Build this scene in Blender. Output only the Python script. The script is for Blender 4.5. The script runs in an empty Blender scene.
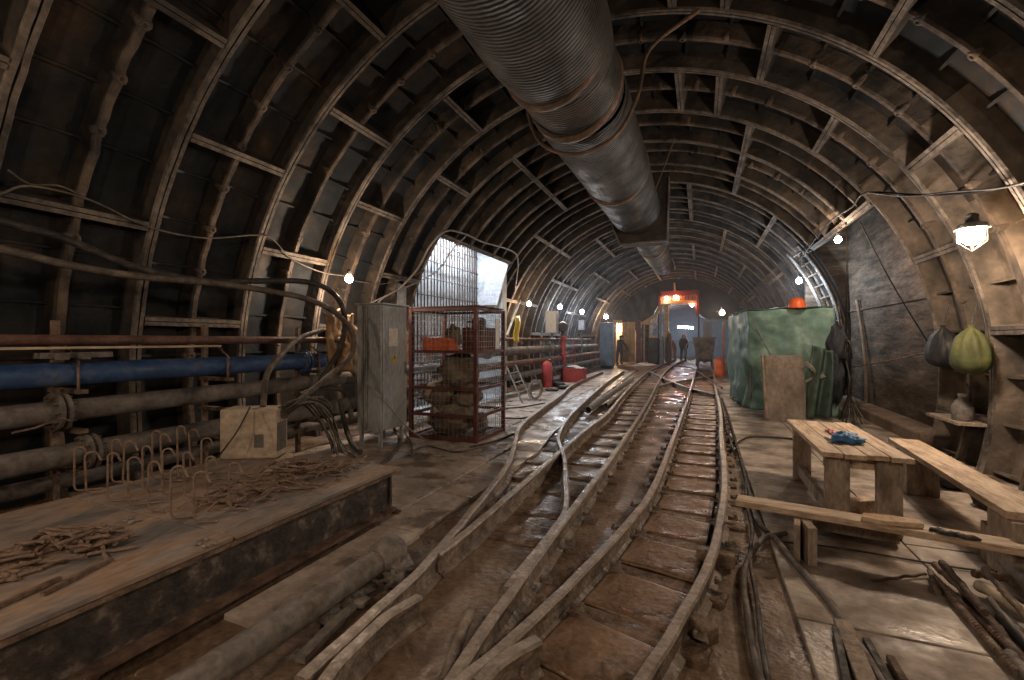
import bpy, math, random
from math import sin, cos, pi, radians as R_, sqrt, atan2
from mathutils import Vector as V, Matrix, noise as NZ
random.seed(7)
rnd = random.random
def ru(a, b): return a + (b - a) * rnd()
C = bpy.context.scene.collection
# ------------------------------------------------------------------ viewpoint survey
H = 1.4; YAW = .392; FPX = 456.
CX, CZ, RR0 = -1.24, .965, 4.0           # tunnel axis and inner flange radius
Y0, W = 1.652, 1.139                     # ring joints at Y0 + k*W
FW = V((-sin(YAW), cos(YAW), 0)); RT = V((cos(YAW), sin(YAW), 0))
def ray(u, v): return FW + RT * ((u - 512) / FPX) + V((0, 0, (340 - v) / FPX))
O0 = V((0, 0, H))
def G(u, v, z=0.): d = ray(u, v); return O0 + d * ((z - H) / d.z)
def PY(u, v, Y): d = ray(u, v); return O0 + d * (Y / d.y)
def PX(u, v, X): d = ray(u, v); return O0 + d * (X / d.x)
def CY(u, v, R=4.):
    d = ray(u, v); ox, oz = -CX, H - CZ
    a = d.x**2 + d.z**2; b = 2 * (ox * d.x + oz * d.z); c = ox * ox + oz * oz - R * R
    return O0 + d * ((-b + sqrt(b * b - 4 * a * c)) / 2 / a)
def ringpt(R, deg, Y): return V((CX + R * cos(R_(deg)), Y, CZ + R * sin(R_(deg))))

# ------------------------------------------------------------------ materials
def mat(name, cols, scale=3., rough=(.7, .9), bump=.3, metal=0., detail=6, emit=None, bscale=None, stretch=(1, 1, 1), coords='Object', pos=None, spec=.5, wave=None, fine=None):
    m = bpy.data.materials.new(name); m.use_nodes = True
    nt = m.node_tree; N = nt.nodes; L = nt.links; B = N['Principled BSDF']
    tc = N.new('ShaderNodeTexCoord'); mp = N.new('ShaderNodeMapping'); mp.inputs['Scale'].default_value = stretch
    L.new(tc.outputs[coords], mp.inputs[0])
    n1 = N.new('ShaderNodeTexNoise'); n1.inputs['Scale'].default_value = scale; n1.inputs['Detail'].default_value = detail
    n1.inputs['Roughness'].default_value = .62
    L.new(mp.outputs[0], n1.inputs['Vector'])
    cr = N.new('ShaderNodeValToRGB'); L.new(n1.outputs['Fac'], cr.inputs[0])
    el = cr.color_ramp.elements
    ps = pos or [.34 + .34 * i / max(1, len(cols) - 1) for i in range(len(cols))]
    while len(el) < len(cols): el.new(.5)
    for i, c in enumerate(cols):
        el[i].position = ps[i]; el[i].color = (*c, 1)
    col = cr.outputs[0]
    n2 = N.new('ShaderNodeTexNoise'); n2.inputs['Scale'].default_value = bscale or scale * 6; n2.inputs['Detail'].default_value = 5
    L.new(mp.outputs[0], n2.inputs['Vector'])
    # fine value variation
    mx = N.new('ShaderNodeMix'); mx.data_type = 'RGBA'; mx.blend_type = 'OVERLAY'; mx.inputs[0].default_value = .55 if fine is None else fine
    L.new(col, mx.inputs[6]); L.new(n2.outputs['Fac'], mx.inputs[7])
    L.new(mx.outputs[2], B.inputs['Base Color'])
    mr = N.new('ShaderNodeMapRange'); mr.inputs['From Min'].default_value = .38; mr.inputs['From Max'].default_value = .62
    mr.inputs['To Min'].default_value = rough[0]; mr.inputs['To Max'].default_value = rough[1]
    n3 = N.new('ShaderNodeTexNoise'); n3.inputs['Scale'].default_value = scale * 1.7; n3.inputs['Detail'].default_value = 3
    L.new(mp.outputs[0], n3.inputs['Vector']); L.new(n3.outputs['Fac'], mr.inputs[0]); L.new(mr.outputs[0], B.inputs['Roughness'])
    B.inputs['Metallic'].default_value = metal; B.inputs['Specular IOR Level'].default_value = spec
    if bump:
        bp = N.new('ShaderNodeBump'); bp.inputs['Strength'].default_value = bump; bp.inputs['Distance'].default_value = .02
        if wave:
            wv = N.new('ShaderNodeTexWave'); wv.bands_direction = wave[0]; wv.inputs['Scale'].default_value = wave[1]; wv.inputs['Distortion'].default_value = wave[2]
            L.new(tc.outputs[coords], wv.inputs['Vector'])
            ad = N.new('ShaderNodeMath'); ad.operation = 'MULTIPLY_ADD'; ad.inputs[1].default_value = wave[3]
            L.new(wv.outputs['Fac'], ad.inputs[0]); L.new(n2.outputs['Fac'], ad.inputs[2]); L.new(ad.outputs[0], bp.inputs['Height'])
        else: L.new(n2.outputs['Fac'], bp.inputs['Height'])
        L.new(bp.outputs[0], B.inputs['Normal'])
    return m
def glow(name, col, s):
    m = bpy.data.materials.new(name); m.use_nodes = True; B = m.node_tree.nodes['Principled BSDF']
    B.inputs['Base Color'].default_value = (.8, .8, .8, 1)
    B.inputs['Emission Color'].default_value = (*col, 1); B.inputs['Emission Strength'].default_value = s
    return m
M = {}
M['skin'] = mat('iron_skin', [(.006, .009, .013), (.014, .018, .023), (.032, .026, .022), (.08, .05, .033)], 1.3, (.6, .9), .6, bscale=9, spec=.35, pos=[.34, .48, .6, .74])
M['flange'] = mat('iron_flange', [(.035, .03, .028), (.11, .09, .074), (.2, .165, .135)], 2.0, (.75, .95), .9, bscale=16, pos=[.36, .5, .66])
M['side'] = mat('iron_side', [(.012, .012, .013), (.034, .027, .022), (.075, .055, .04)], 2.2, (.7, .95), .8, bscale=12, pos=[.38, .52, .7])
M['rib'] = mat('iron_rib', [(.025, .021, .019), (.075, .055, .042), (.17, .125, .09)], 2.2, (.75, .95), .9, bscale=14, pos=[.36, .5, .68])
M['dusty'] = mat('iron_dusty', [(.04, .034, .028), (.11, .088, .07), (.19, .15, .12)], 1.8, (.8, .95), .8, bscale=11)
M['mud'] = mat('wet_mud', [(.06, .038, .026), (.15, .1, .068), (.22, .16, .115), (.3, .24, .19)], 1.6, (.24, .85), .6, bscale=26, fine=.8, pos=[.34, .46, .58, .7])
M['board'] = mat('track_board', [(.1, .062, .04), (.2, .125, .078), (.27, .19, .13)], 2.6, (.26, .8), .35, bscale=34, fine=.8, pos=[.34, .5, .66])
M['concrete'] = mat('slab_concrete', [(.13, .1, .08), (.26, .215, .18), (.4, .345, .3)], 1.9, (.3, .95), .35, bscale=18, pos=[.4, .48, .6])
M['slab_left'] = mat('slab_plate', [(.14, .108, .085), (.33, .27, .225), (.43, .365, .315)], 1.9, (.22, .9), .3, bscale=18, pos=[.4, .46, .58])
M['gap'] = mat('dark_gap', [(.015, .012, .01), (.03, .022, .018)], 5, (.8, .9), .3)
M['rail'] = mat('muddy_rail', [(.08, .062, .05), (.19, .15, .12), (.3, .25, .205)], 7, (.45, .9), .8, bscale=30)
M['railtop'] = mat('rail_head', [(.2, .165, .14), (.38, .32, .27)], 9, (.3, .6), .3, bscale=40)
M['sleeper'] = mat('muddy_sleeper', [(.07, .046, .032), (.15, .1, .07), (.24, .18, .135)], 6, (.4, .9), .9, bscale=26)
M['plate'] = mat('rusty_plate', [(.13, .12, .115), (.24, .195, .17), (.28, .19, .13), (.27, .235, .21)], 2.2, (.55, .85), .25, bscale=22, pos=[.36, .47, .56, .68], stretch=(1.5, .6, 1))
M['beamside'] = mat('beam_side', [(.03, .027, .026), (.065, .052, .045), (.24, .2, .17)], 9, (.55, .9), .6, bscale=24, pos=[.4, .56, .72])
M['rust'] = mat('rust_steel', [(.06, .04, .03), (.15, .1, .07), (.24, .175, .13)], 12, (.6, .9), .5, bscale=50)
M['hookrust'] = mat('hook_rust', [(.09, .06, .045), (.2, .135, .1), (.28, .2, .155)], 12, (.6, .9), .3)
M['rustdark'] = mat('rust_dark', [(.03, .02, .016), (.085, .05, .035), (.15, .095, .065)], 8, (.6, .9), .5, bscale=40)
M['gpipe'] = mat('grey_pipe', [(.06, .052, .047), (.13, .115, .105), (.2, .18, .165)], 4, (.6, .9), .3, bscale=26)
M['gpipe2'] = mat('mortar_grey_pipe', [(.11, .1, .09), (.19, .17, .155), (.1, .075, .055)], 6, (.6, .9), .5, bscale=30)
M['blue'] = mat('blue_paint', [(.02, .05, .13), (.03, .075, .19), (.12, .13, .16)], 3.4, (.4, .75), .2, bscale=24, pos=[.36, .54, .72])
M['brownpipe'] = mat('brown_pipe', [(.05, .026, .02), (.11, .05, .035), (.15, .09, .07)], 5, (.5, .8), .3)
M['wood'] = mat('fresh_wood', [(.26, .185, .125), (.46, .35, .25), (.55, .44, .33)], 3, (.6, .85), .3, bscale=16, stretch=(6, 1, 6))
M['woodx'] = mat('fresh_wood_x', [(.26, .185, .125), (.46, .35, .25), (.55, .44, .33)], 3, (.6, .85), .3, bscale=16, stretch=(1, 6, 6))
M['woodd'] = mat('dirty_wood', [(.14, .11, .088), (.28, .225, .18), (.38, .31, .25)], 4, (.7, .9), .4, bscale=20, stretch=(3, 3, 1))
M['leanb'] = mat('weathered_board', [(.17, .14, .115), (.28, .235, .2), (.36, .31, .27)], 2.2, (.7, .9), .25, bscale=14)
M['chip'] = mat('split_wood', [(.4, .15, .05), (.5, .36, .24), (.55, .42, .3)], 6, (.7, .9), .6)
M['rubber'] = mat('black_rubber', [(.012, .012, .013), (.03, .028, .027), (.075, .062, .052)], 9, (.5, .85), .2)
M['rubberd'] = mat('dusty_rubber', [(.04, .035, .03), (.1, .082, .068), (.17, .14, .115)], 6, (.6, .9), .3)
M['cableblack'] = mat('cable_black', [(.006, .006, .007), (.014, .013, .013)], 9, (.7, .9), .1, spec=.2, fine=.2)
M['paleplastic'] = mat('pale_cable', [(.16, .15, .14), (.3, .28, .26)], 9, (.5, .8), .2)
M['duct'] = mat('duct_metal', [(.022, .02, .019), (.042, .038, .035), (.07, .05, .038)], 1.4, (.5, .8), .6, metal=.25, bscale=14, wave=('Y', 7.5, 1.5, .8), pos=[.36, .52, .7])
M['ductband'] = mat('duct_band', [(.07, .05, .04), (.17, .1, .06)], 4, (.5, .8), .4, metal=.2)
M['tarp'] = mat('green_tarp', [(.08, .15, .135), (.15, .27, .235), (.3, .42, .38)], 1.8, (.45, .7), .5, bscale=8, pos=[.32, .5, .72])
M['tarpdark'] = mat('green_tarp_flap', [(.04, .065, .055), (.07, .115, .095), (.12, .17, .15)], 2.4, (.45, .7), .5, bscale=8)
M['cabinet'] = mat('cabinet_grey', [(.3, .33, .36), (.36, .39, .42), (.4, .42, .43)], 2, (.4, .65), .15, metal=.2, bscale=30, stretch=(1, 1, .4))
M['cabinetblue'] = mat('cabinet_blue_grey', [(.13, .17, .21), (.2, .25, .29)], 3, (.5, .7), .15)
M['red'] = mat('red_oxide_paint', [(.05, .014, .012), (.11, .026, .022), (.09, .04, .032)], 6, (.5, .8), .3)
M['redb'] = mat('red_paint', [(.36, .05, .06), (.5, .09, .1)], 4, (.35, .6), .1)
M['redbox'] = mat('red_box_paint', [(.28, .04, .045), (.42, .07, .07)], 4, (.5, .7), .2)
M['orange'] = mat('orange_plastic', [(.55, .09, .02), (.75, .16, .05)], 4, (.4, .6), .1)
M['stone'] = mat('brown_sack', [(.07, .05, .036), (.17, .125, .09), (.25, .2, .15)], 5, (.8, .95), 1., bscale=22)
M['cream'] = mat('cream_paint', [(.3, .24, .18), (.42, .35, .27), (.48, .41, .32)], 4, (.5, .8), .2)
M['creamside'] = mat('box_vent', [(.09, .08, .07), (.17, .15, .13)], 6, (.5, .8), .3)
M['paper'] = mat('paper', [(.6, .58, .55), (.75, .73, .7)], 5, (.6, .8), .1)
M['yellow'] = mat('yellow_paint', [(.5, .34, .03), (.75, .52, .06)], 6, (.4, .6), .1)
M['ypost'] = mat('yellow_ochre', [(.3, .2, .08), (.5, .36, .18)], 4, (.5, .8), .3)
M['blackbag'] = mat('black_bag', [(.006, .006, .008), (.018, .018, .021)], 6, (.6, .8), .6, bscale=14)
M['greenbag'] = mat('green_bag', [(.04, .046, .014), (.085, .095, .03)], 5, (.7, .85), .6, bscale=12)
M['bluebag'] = mat('blue_plastic', [(.03, .12, .28), (.08, .28, .55)], 14, (.3, .5), .6)
M['coat'] = mat('ochre_cloth', [(.16, .095, .045), (.28, .17, .085), (.36, .24, .13)], 5, (.75, .9), .8, bscale=14)
M['cloth'] = mat('dark_cloth', [(.02, .025, .035), (.05, .055, .07)], 9, (.8, .9), .3)
M['clothb'] = mat('brown_cloth', [(.1, .07, .05), (.2, .14, .1)], 9, (.8, .9), .3)
M['skinm'] = mat('face', [(.45, .27, .19), (.5, .31, .23)], 9, (.5, .7), 0)
M['panel'] = mat('bulkhead_sheet', [(.035, .028, .022), (.075, .056, .042), (.12, .09, .066), (.22, .175, .14)], 1.6, (.75, .95), .3, spec=.2, bscale=7, fine=1., stretch=(1, .8, 4.5), pos=[.34, .48, .62, .78])
M['sill'] = mat('sill_concrete', [(.12, .085, .062), (.24, .18, .135)], 3, (.8, .95), .5)
M['white'] = mat('white_concrete', [(.34, .36, .38), (.55, .57, .58)], 2.5, (.7, .9), .3)
M['whitesheet'] = mat('white_sheet', [(.4, .41, .45), (.6, .6, .64)], 3, (.6, .8), .2)
M['ladder'] = mat('pale_steel', [(.2, .19, .18), (.4, .38, .36)], 8, (.4, .7), .2, metal=.2)
M['dark'] = mat('near_black', [(.003, .003, .005), (.009, .009, .012)], 2, (.5, .8), .5)  # plain near-black for the bulkhead, recess ceilings and small dark parts
M['rag'] = mat('mortar_rag', [(.1, .09, .08), (.26, .23, .21)], 9, (.8, .95), 1., bscale=20)
M['gantry'] = mat('gantry_red', [(.12, .012, .01), (.22, .025, .02)], 5, (.4, .6), .1)
M['wagon'] = mat('wagon_steel', [(.09, .06, .042), (.2, .14, .1), (.27, .21, .16)], 3, (.6, .9), .4)
M['chrome'] = mat('bare_metal', [(.2, .2, .2), (.4, .4, .4)], 9, (.3, .5), .1, metal=.7)
M['warm'] = glow('warm_bulb', (1, .62, .3), 90)
M['cool'] = glow('cool_bulb', (.75, .87, 1), 90)
M['redglow'] = glow('red_lamp', (1, .25, .14), 60)
M['tubeglow'] = glow('tube_light', (.8, .9, 1), 60)

# ------------------------------------------------------------------ mesh building
class MB:
    def __init__(s): s.v = []; s.f = []; s.m = []; s.sm = []
    def add(s, vs, fs, m=0, smooth=False):
        o = len(s.v); s.v += [V(v) for v in vs]
        for f in fs: s.f.append(tuple(i + o for i in f)); s.m.append(m); s.sm.append(smooth)
        return s
    def box(s, c, size, rz=0, m=0, tilt=None):
        hx, hy, hz = [a / 2 for a in size]
        vs = [V((x, y, z)) for z in (-hz, hz) for x, y in ((-hx, -hy), (hx, -hy), (hx, hy), (-hx, hy))]
        mt = Matrix.Rotation(rz, 3, 'Z')
        if tilt: mt = mt @ Matrix.Rotation(tilt[0], 3, 'X') @ Matrix.Rotation(tilt[1], 3, 'Y')
        return s.add([mt @ v + V(c) for v in vs], [(0, 3, 2, 1), (4, 5, 6, 7), (0, 1, 5, 4), (1, 2, 6, 5), (2, 3, 7, 6), (3, 0, 4, 7)], m)
    def bb(s, a, b, m=0):
        a, b = V(a), V(b); return s.box((a + b) / 2, [abs(q) for q in (b - a)], 0, m)
    def prism(s, base, up, m=0):           # base: polygon of points; up: vector
        n = len(base); up = V(up); b = [V(p) for p in base]
        return s.add(b + [p + up for p in b], [tuple(range(n))[::-1], tuple(range(n, 2 * n))] + [(i, (i + 1) % n, n + (i + 1) % n, n + i) for i in range(n)], m)
    def beam(s, a, b, w, h, m=0, up=(0, 0, 1)):
        a, b = V(a), V(b); d = (b - a).normalized(); side = d.cross(V(up))
        if side.length < 1e-3: side = d.cross(V((1, 0, 0)))
        side.normalize(); u = side.cross(d).normalized()
        q = [side * w / 2 * x + u * h / 2 * y for x, y in ((-1, -1), (1, -1), (1, 1), (-1, 1))]
        return s.add([a + k for k in q] + [b + k for k in q], [(0, 3, 2, 1), (4, 5, 6, 7), (0, 1, 5, 4), (1, 2, 6, 5), (2, 3, 7, 6), (3, 0, 4, 7)][:], m)
    def tube(s, pts, r, n=8, m=0, caps=True, hollow=0):
        pts = [V(p) for p in pts]; k = len(pts); rr = r if isinstance(r, (list, tuple)) else [r] * k
        t0 = (pts[1] - pts[0]).normalized(); ref = V((0, 0, 1)) if abs(t0.z) < .9 else V((1, 0, 0))
        nrm = t0.cross(ref).normalized(); vs = []
        for i, p in enumerate(pts):
            t = (pts[min(i + 1, k - 1)] - pts[max(i - 1, 0)])
            if t.length > 1e-9: t.normalize()
            else: t = t0
            nrm = (nrm - t * nrm.dot(t)).normalized(); bn = t.cross(nrm)
            for j in range(n):
                a = 2 * pi * j / n; vs.append(p + (nrm * cos(a) + bn * sin(a)) * rr[i])
        fs = [(i * n + j, i * n + (j + 1) % n, (i + 1) * n + (j + 1) % n, (i + 1) * n + j) for i in range(k - 1) for j in range(n)]
        s.add(vs, fs, m, True)
        if caps: s.add(vs[:n], [tuple(range(n))[::-1]], m); s.add(vs[-n:], [tuple(range(n))], m)
        return s
    def sweep(s, prof, frames, m=0, closed=True, caps=True, smooth=False, ms=None):
        # frames: list of (origin, xdir, ydir[, scale])
        n = len(prof); vs = []
        for fr in frames:
            o, x, y = fr[:3]
            vs += [o + x * a + y * b for a, b in prof]
        e = n if closed else n - 1
        for j in range(e):
            fs = [(i * n + j, i * n + (j + 1) % n, (i + 1) * n + (j + 1) % n, (i + 1) * n + j) for i in range(len(frames) - 1)]
            o = len(s.v)
            if j == 0: s.v += vs; base = o
            for f in fs: s.f.append(tuple(q + base for q in f)); s.m.append(ms[j] if ms else m); s.sm.append(smooth)
        if caps and closed:
            s.f.append(tuple(base + q for q in range(n))[::-1]); s.m.append(m); s.sm.append(False)
            k = base + n * (len(frames) - 1); s.f.append(tuple(k + q for q in range(n))); s.m.append(m); s.sm.append(False)
        return s
    def lathe(s, prof, base=(0, 0, 0), n=16, m=0, axis=(0, 0, 1), jit=0, smooth=True, squash=(1, 1)):
        ax = V(axis).normalized(); q = ax.to_track_quat('Z', 'Y').to_matrix(); b = V(base); vs = []
        for r, z in prof:
            for j in range(n):
                a = 2 * pi * j / n; p = V((r * cos(a) * squash[0], r * sin(a) * squash[1], z))
                if jit: p *= 1 + jit * (NZ.noise(p * 7 + b * 3) + .6 * NZ.noise(p * 19 + b))
                vs.append(q @ p + b)
        k = len(prof)
        s.add(vs, [(i * n + j, i * n + (j + 1) % n, (i + 1) * n + (j + 1) % n, (i + 1) * n + j) for i in range(k - 1) for j in range(n)], m, smooth)
        if prof[0][0] > 1e-4: s.add(vs[:n], [tuple(range(n))[::-1]], m)
        if prof[-1][0] > 1e-4: s.add(vs[-n:], [tuple(range(n))], m)
        return s
    def blob(s, c, r, jit=.2, n=14, m=0, freq=2.2, seed=0., flat=None):
        vs = []; k = n // 2 + 1; c = V(c); r = V(r)
        for i in range(k + 1):
            th = pi * i / k
            for j in range(n):
                a = 2 * pi * j / n; p = V((sin(th) * cos(a), sin(th) * sin(a), cos(th)))
                f = 1 + jit * (NZ.noise(p * freq + V((seed, seed * 2, 1))) * 1.6 + .5 * NZ.noise(p * freq * 3 + V((seed, 5, 1))))
                q = V((p.x * r.x, p.y * r.y, p.z * r.z)) * f
                if flat is not None: q.z = max(q.z, flat - c.z)
                vs.append(q + c)
        return s.add(vs, [(i * n + j, (i + 1) * n + j, (i + 1) * n + (j + 1) % n, i * n + (j + 1) % n) for i in range(k) for j in range(n)], m, True)
    def grid(s, fn, nu, nv, m=0, smooth=True):
        vs = [fn(i / nu, j / nv) for j in range(nv + 1) for i in range(nu + 1)]
        return s.add(vs, [(j * (nu + 1) + i, j * (nu + 1) + i + 1, (j + 1) * (nu + 1) + i + 1, (j + 1) * (nu + 1) + i) for j in range(nv) for i in range(nu)], m, smooth)
    def build(s, name, mats, parent=None, base=None, bev=0, solid=0):
        me = bpy.data.meshes.new(name)
        if parent is not None: off = wloc(parent)
        elif base is not None: off = V(base)
        else: off = V((0, 0, 0))
        me.from_pydata([v - off for v in s.v], [], s.f)
        for m_ in (mats if isinstance(mats, (list, tuple)) else [mats]): me.materials.append(M[m_])
        me.polygons.foreach_set('material_index', s.m); me.polygons.foreach_set('use_smooth', s.sm); me.update()
        o = bpy.data.objects.new(name, me); C.objects.link(o)
        if parent is not None: o.parent = parent; WL[o.name] = off
        else: o.location = off; WL[o.name] = off
        if solid:
            q = o.modifiers.new('s', 'SOLIDIFY'); q.thickness = solid
        if bev:
            q = o.modifiers.new('b', 'BEVEL'); q.width = bev; q.segments = 2; q.limit_method = 'ANGLE'
        return o
WL = {}
def wloc(o): return WL[o.name]
def tag(o, label, cat, group=None, kind=None):
    o['label'] = label; o['category'] = cat
    if group: o['group'] = group
    if kind: o['kind'] = kind
    return o
def thing(name, loc, label, cat, group=None):
    o = bpy.data.objects.new(name, None); C.objects.link(o); o.location = V(loc); WL[o.name] = V(loc); o.empty_display_size = .1
    return tag(o, label, cat, group)
def struct(o): o['kind'] = 'structure'; return o
def dup(root, loc, rot=(0, 0, 0), label=None, group=None, sc=1):
    r = root.copy(); C.objects.link(r); r.location = loc; r.rotation_euler = rot; r.scale = (sc, sc, sc); WL[r.name] = V(loc)
    if label: r['label'] = label
    if group: r['group'] = group
    for ch in root.children:
        c = ch.copy(); C.objects.link(c); c.parent = r
        for g in ch.children:
            d = g.copy(); C.objects.link(d); d.parent = c
    return r
def cat_(pts, n=6):                     # Catmull-Rom
    p = [V(q) for q in pts]; p = [p[0] * 2 - p[1]] + p + [p[-1] * 2 - p[-2]]; out = []
    for i in range(1, len(p) - 2):
        a, b, c, d = p[i - 1:i + 3]
        for k in range(n):
            t = k / n
            out.append(.5 * ((2 * b) + (c - a) * t + (2 * a - 5 * b + 4 * c - d) * t * t + (3 * b - a - 3 * c + d) * t**3))
    return out + [p[-2]]
def cable(name, pts, r, m, label, cat='cable', n=6, seg=8, group=None):
    q = cat_(pts, n); return tag(MB().tube(q, r, seg).build(name, m, base=q[0]), label, cat, group)

# ================================================================== SETTING: lining
PH0, PH1, ST = -18., 198., 1.5
def joints(k):
    if k >= 5: js = [34.3, 61.8, 89, 116.3, 143.5, 170.8, 7.6] if (k - 5) // 3 % 2 == 0 else [21, 48.2, 75.6, 103, 130.4, 157.4, -6]
    elif k % 2: js = [7.6, 34.4, 61.8, 89, 116.9, 143.8, 171]
    else: js = [-6, 21, 48.2, 68.6, 76, 103.8, 130.8, 157.5]
    return [j for j in js if PH0 < j < PH1]
def open_at(Y, ph):
    if 7.36 < Y < 10.7 and ph > 143.5: return True
    if 7.36 < Y < 12.05 and ph < 34: return True
    return False
walls = {'wall_left': (124.5, PH1), 'ceiling': (55.5, 124.5), 'wall_right': (PH0, 55.5)}
KMAX = 26
for wn, (a0, a1) in walls.items():
    mb = MB()
    def arc(prof, p0, p1, m, wob=0, seed=0, smooth=False, ms=None):
        p0 = max(p0, a0); p1 = min(p1, a1)
        if wn == 'wall_right' and ms and 4 in ms and p0 < 38:
            q1 = min(p1, 38); low = [3 if q == 4 else q for q in ms]
            if p1 > 38: arc(prof, 38, p1, m, wob, seed, smooth, ms)
            p1, ms, m = q1, low, 3
        if p1 - p0 < .2: return
        n = max(1, round((p1 - p0) / ST)); fr = []
        for i in range(n + 1):
            ph = p0 + (p1 - p0) * i / n
            w = 0
            if wob: w = wob * (NZ.noise(V((ph * .35, seed * 7.3, 0))) + .5 * NZ.noise(V((ph * 1.1, seed * 3.1, 4))))
            rad = V((cos(R_(ph)), 0, sin(R_(ph))))
            fr.append((V((CX, w, CZ)) + rad * (w * .6), rad, V((0, 1, 0))))
        mb.sweep(prof, fr, m, smooth=smooth, ms=ms)
    for k in range(-5, KMAX):
        ya = Y0 + k * W; yb = ya + W; ym = (ya + yb) / 2
        near = k < 10
        lo, hi = PH0, PH1
        if open_at(ym, 20): lo = 34.3
        if open_at(ym, 170): hi = 143.5
        sk = 3 if (wn == 'wall_right' and k <= 4) else 0
        SP = [(4.24, ya), (4.22, ya + .06), (4.25, ym), (4.22, yb - .06), (4.24, yb), (4.30, yb), (4.30, ya)]
        # skin plate with slight inward bow at edges
        arc(SP, lo, min(hi, 26), sk)
        arc(SP, max(lo, 26), hi, 0)
        # joint flanges (pair with groove)
        t = .052 if near else .045
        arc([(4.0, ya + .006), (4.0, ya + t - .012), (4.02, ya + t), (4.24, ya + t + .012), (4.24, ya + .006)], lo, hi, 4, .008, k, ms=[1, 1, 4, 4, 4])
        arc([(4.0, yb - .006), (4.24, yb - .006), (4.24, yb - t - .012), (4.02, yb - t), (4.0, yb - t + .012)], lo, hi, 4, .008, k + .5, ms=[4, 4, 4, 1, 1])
        # bottom of groove
        arc([(4.03, ya - .006), (4.03, ya + .006), (4.2, ya + .006), (4.2, ya - .006)], lo, hi, 0)
        # circumferential middle rib, wavy, with bolt bosses
        hw = .033
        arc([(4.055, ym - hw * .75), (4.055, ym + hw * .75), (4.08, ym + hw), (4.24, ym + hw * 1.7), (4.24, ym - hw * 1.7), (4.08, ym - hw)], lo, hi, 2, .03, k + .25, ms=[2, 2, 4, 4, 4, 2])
        # opening edges closed by the ring seen at the side
        for j in joints(k):
            if not (a0 - 1 < j < a1 + 1) or j < lo - .5 or j > hi + .5: continue
            dj = .62
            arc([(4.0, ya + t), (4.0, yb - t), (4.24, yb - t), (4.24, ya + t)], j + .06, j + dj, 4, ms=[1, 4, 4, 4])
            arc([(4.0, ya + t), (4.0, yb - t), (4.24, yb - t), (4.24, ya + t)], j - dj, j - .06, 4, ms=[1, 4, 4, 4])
        # stiffening webs on the skin
        js = sorted(joints(k)); st = 6.75
        ph = js[0] - 4 * st
        while ph < PH1:
            if lo < ph < hi and a0 <= ph < a1 and min(abs(ph - j) for j in js) > 1.6:
                for (y1, y2, s_) in ((ya + t, ym - .04, 1), (ym + .04, yb - t, -1)):
                    rad = V((cos(R_(ph)), 0, sin(R_(ph)))); tan = V((-sin(R_(ph)), 0, cos(R_(ph)))) * .012
                    cc = V((CX, 0, CZ))
                    da, db = ((.16, .07) if s_ > 0 else (.07, .16)) if ph < 25 else ((.085, .045) if s_ > 0 else (.045, .085))
                    dm = .035 if ph > 25 else .1
                    p = [cc + rad * 4.245 + V((0, y1, 0)), cc + rad * (4.245 - da) + V((0, y1, 0)), cc + rad * (4.245 - dm) + V((0, (y1 + y2) / 2, 0)), cc + rad * (4.245 - db) + V((0, y2, 0)), cc + rad * 4.245 + V((0, y2, 0))]
                    mb.prism([q - tan for q in p], tan * 2, 3 if sk and ph < 26 else 0)
            ph += st
        # bolt bosses along middle rib on near rings
        if -1 <= k <= 6:
            ph = PH0 + 3.4 + (k % 2) * 2
            while ph < PH1:
                if a0 < ph < a1 and lo < ph < hi:
                    c = ringpt(4.05, ph, ym + .03 * NZ.noise(V((ph * .35, (k + .25) * 7.3, 0)))); rad = (V((CX, c.y, CZ)) - c).normalized()
                    mb.lathe([(.045, -.1), (.045 + .012 * rnd(), -.012), (.034, .002), (.018, .004), (.014, -.012)], c, 9, 2, axis=rad, jit=.35)
                ph += 6.75 if rnd() < .6 else 13.5
    o = struct(mb.build(wn, ['skin', 'flange', 'rib', 'dusty', 'side']))
# far and near plain lining behind the camera ends with a flat stopping
back = MB().prism([ringpt(4.3, a, -4.2) for a in range(-18, 199, 6)], (0, -.15, 0)); struct(back.build('wall_back', 'dusty'))

# ================================================================== floor
def ncell(x, y): return .012 * NZ.noise(V((x * 1.3, y * 1.3, 0))) + .006 * NZ.noise(V((x * 5, y * 5, 2)))
fl = MB()
xs = (-5.4, 3.3)
def ffn(a, b):
    y = -4.2 + (b ** 1.6) * 46; x = xs[0] + (xs[1] - xs[0]) * a
    return V((x, y, ncell(x, y)))
fl.grid(ffn, 90, 260); struct(fl.build('floor', 'mud'))
# left concrete plates (laid slabs) and right slab, part of the floor
def slab(poly, z0, z1, m, name='floor'):
    b = MB(); b.prism([V((p[0], p[1], z0)) for p in poly], (0, 0, z1 - z0)); return struct(b.build(name, m, bev=.006))
ox = -1.86
lp = [(-5.2, 3.2), (-3.32, 3.2), (-3.32, 4.9), (-5.2, 4.9)]
ycut = [1.55, 2.75, 3.55, 4.35, 5.3, 6.6, 8., 9.6, 11.4, 13.2, 15.5, 18, 21]
for i in range(len(ycut) - 1):
    a, b = ycut[i] + .008, ycut[i + 1] - .008
    xr0 = -1.86 if a < 3 else (-1.84 if a < 6 else -2.0 - (a - 6) * .045); xr1 = -1.84 if b < 6 else -2.0 - (b - 6) * .045
    xm = -2.22 if i < 4 else -2.8
    slab([(xm + .012, a), (xr0, a), (xr1, b), (xm + .012, b)], -.03, .03, 'slab_left')
    if a > 2.7: slab([(-4.6, a + .3), (xm - .012, a + .3), (xm - .012, b + .3), (-4.6, b + .3)], -.03, .028 + .004 * (i % 2), 'slab_left')
yr = [-.6, 1.2, 2.62, 4.1, 5.6, 7.35, 9.2, 11.5, 14, 17, 20]
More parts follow.
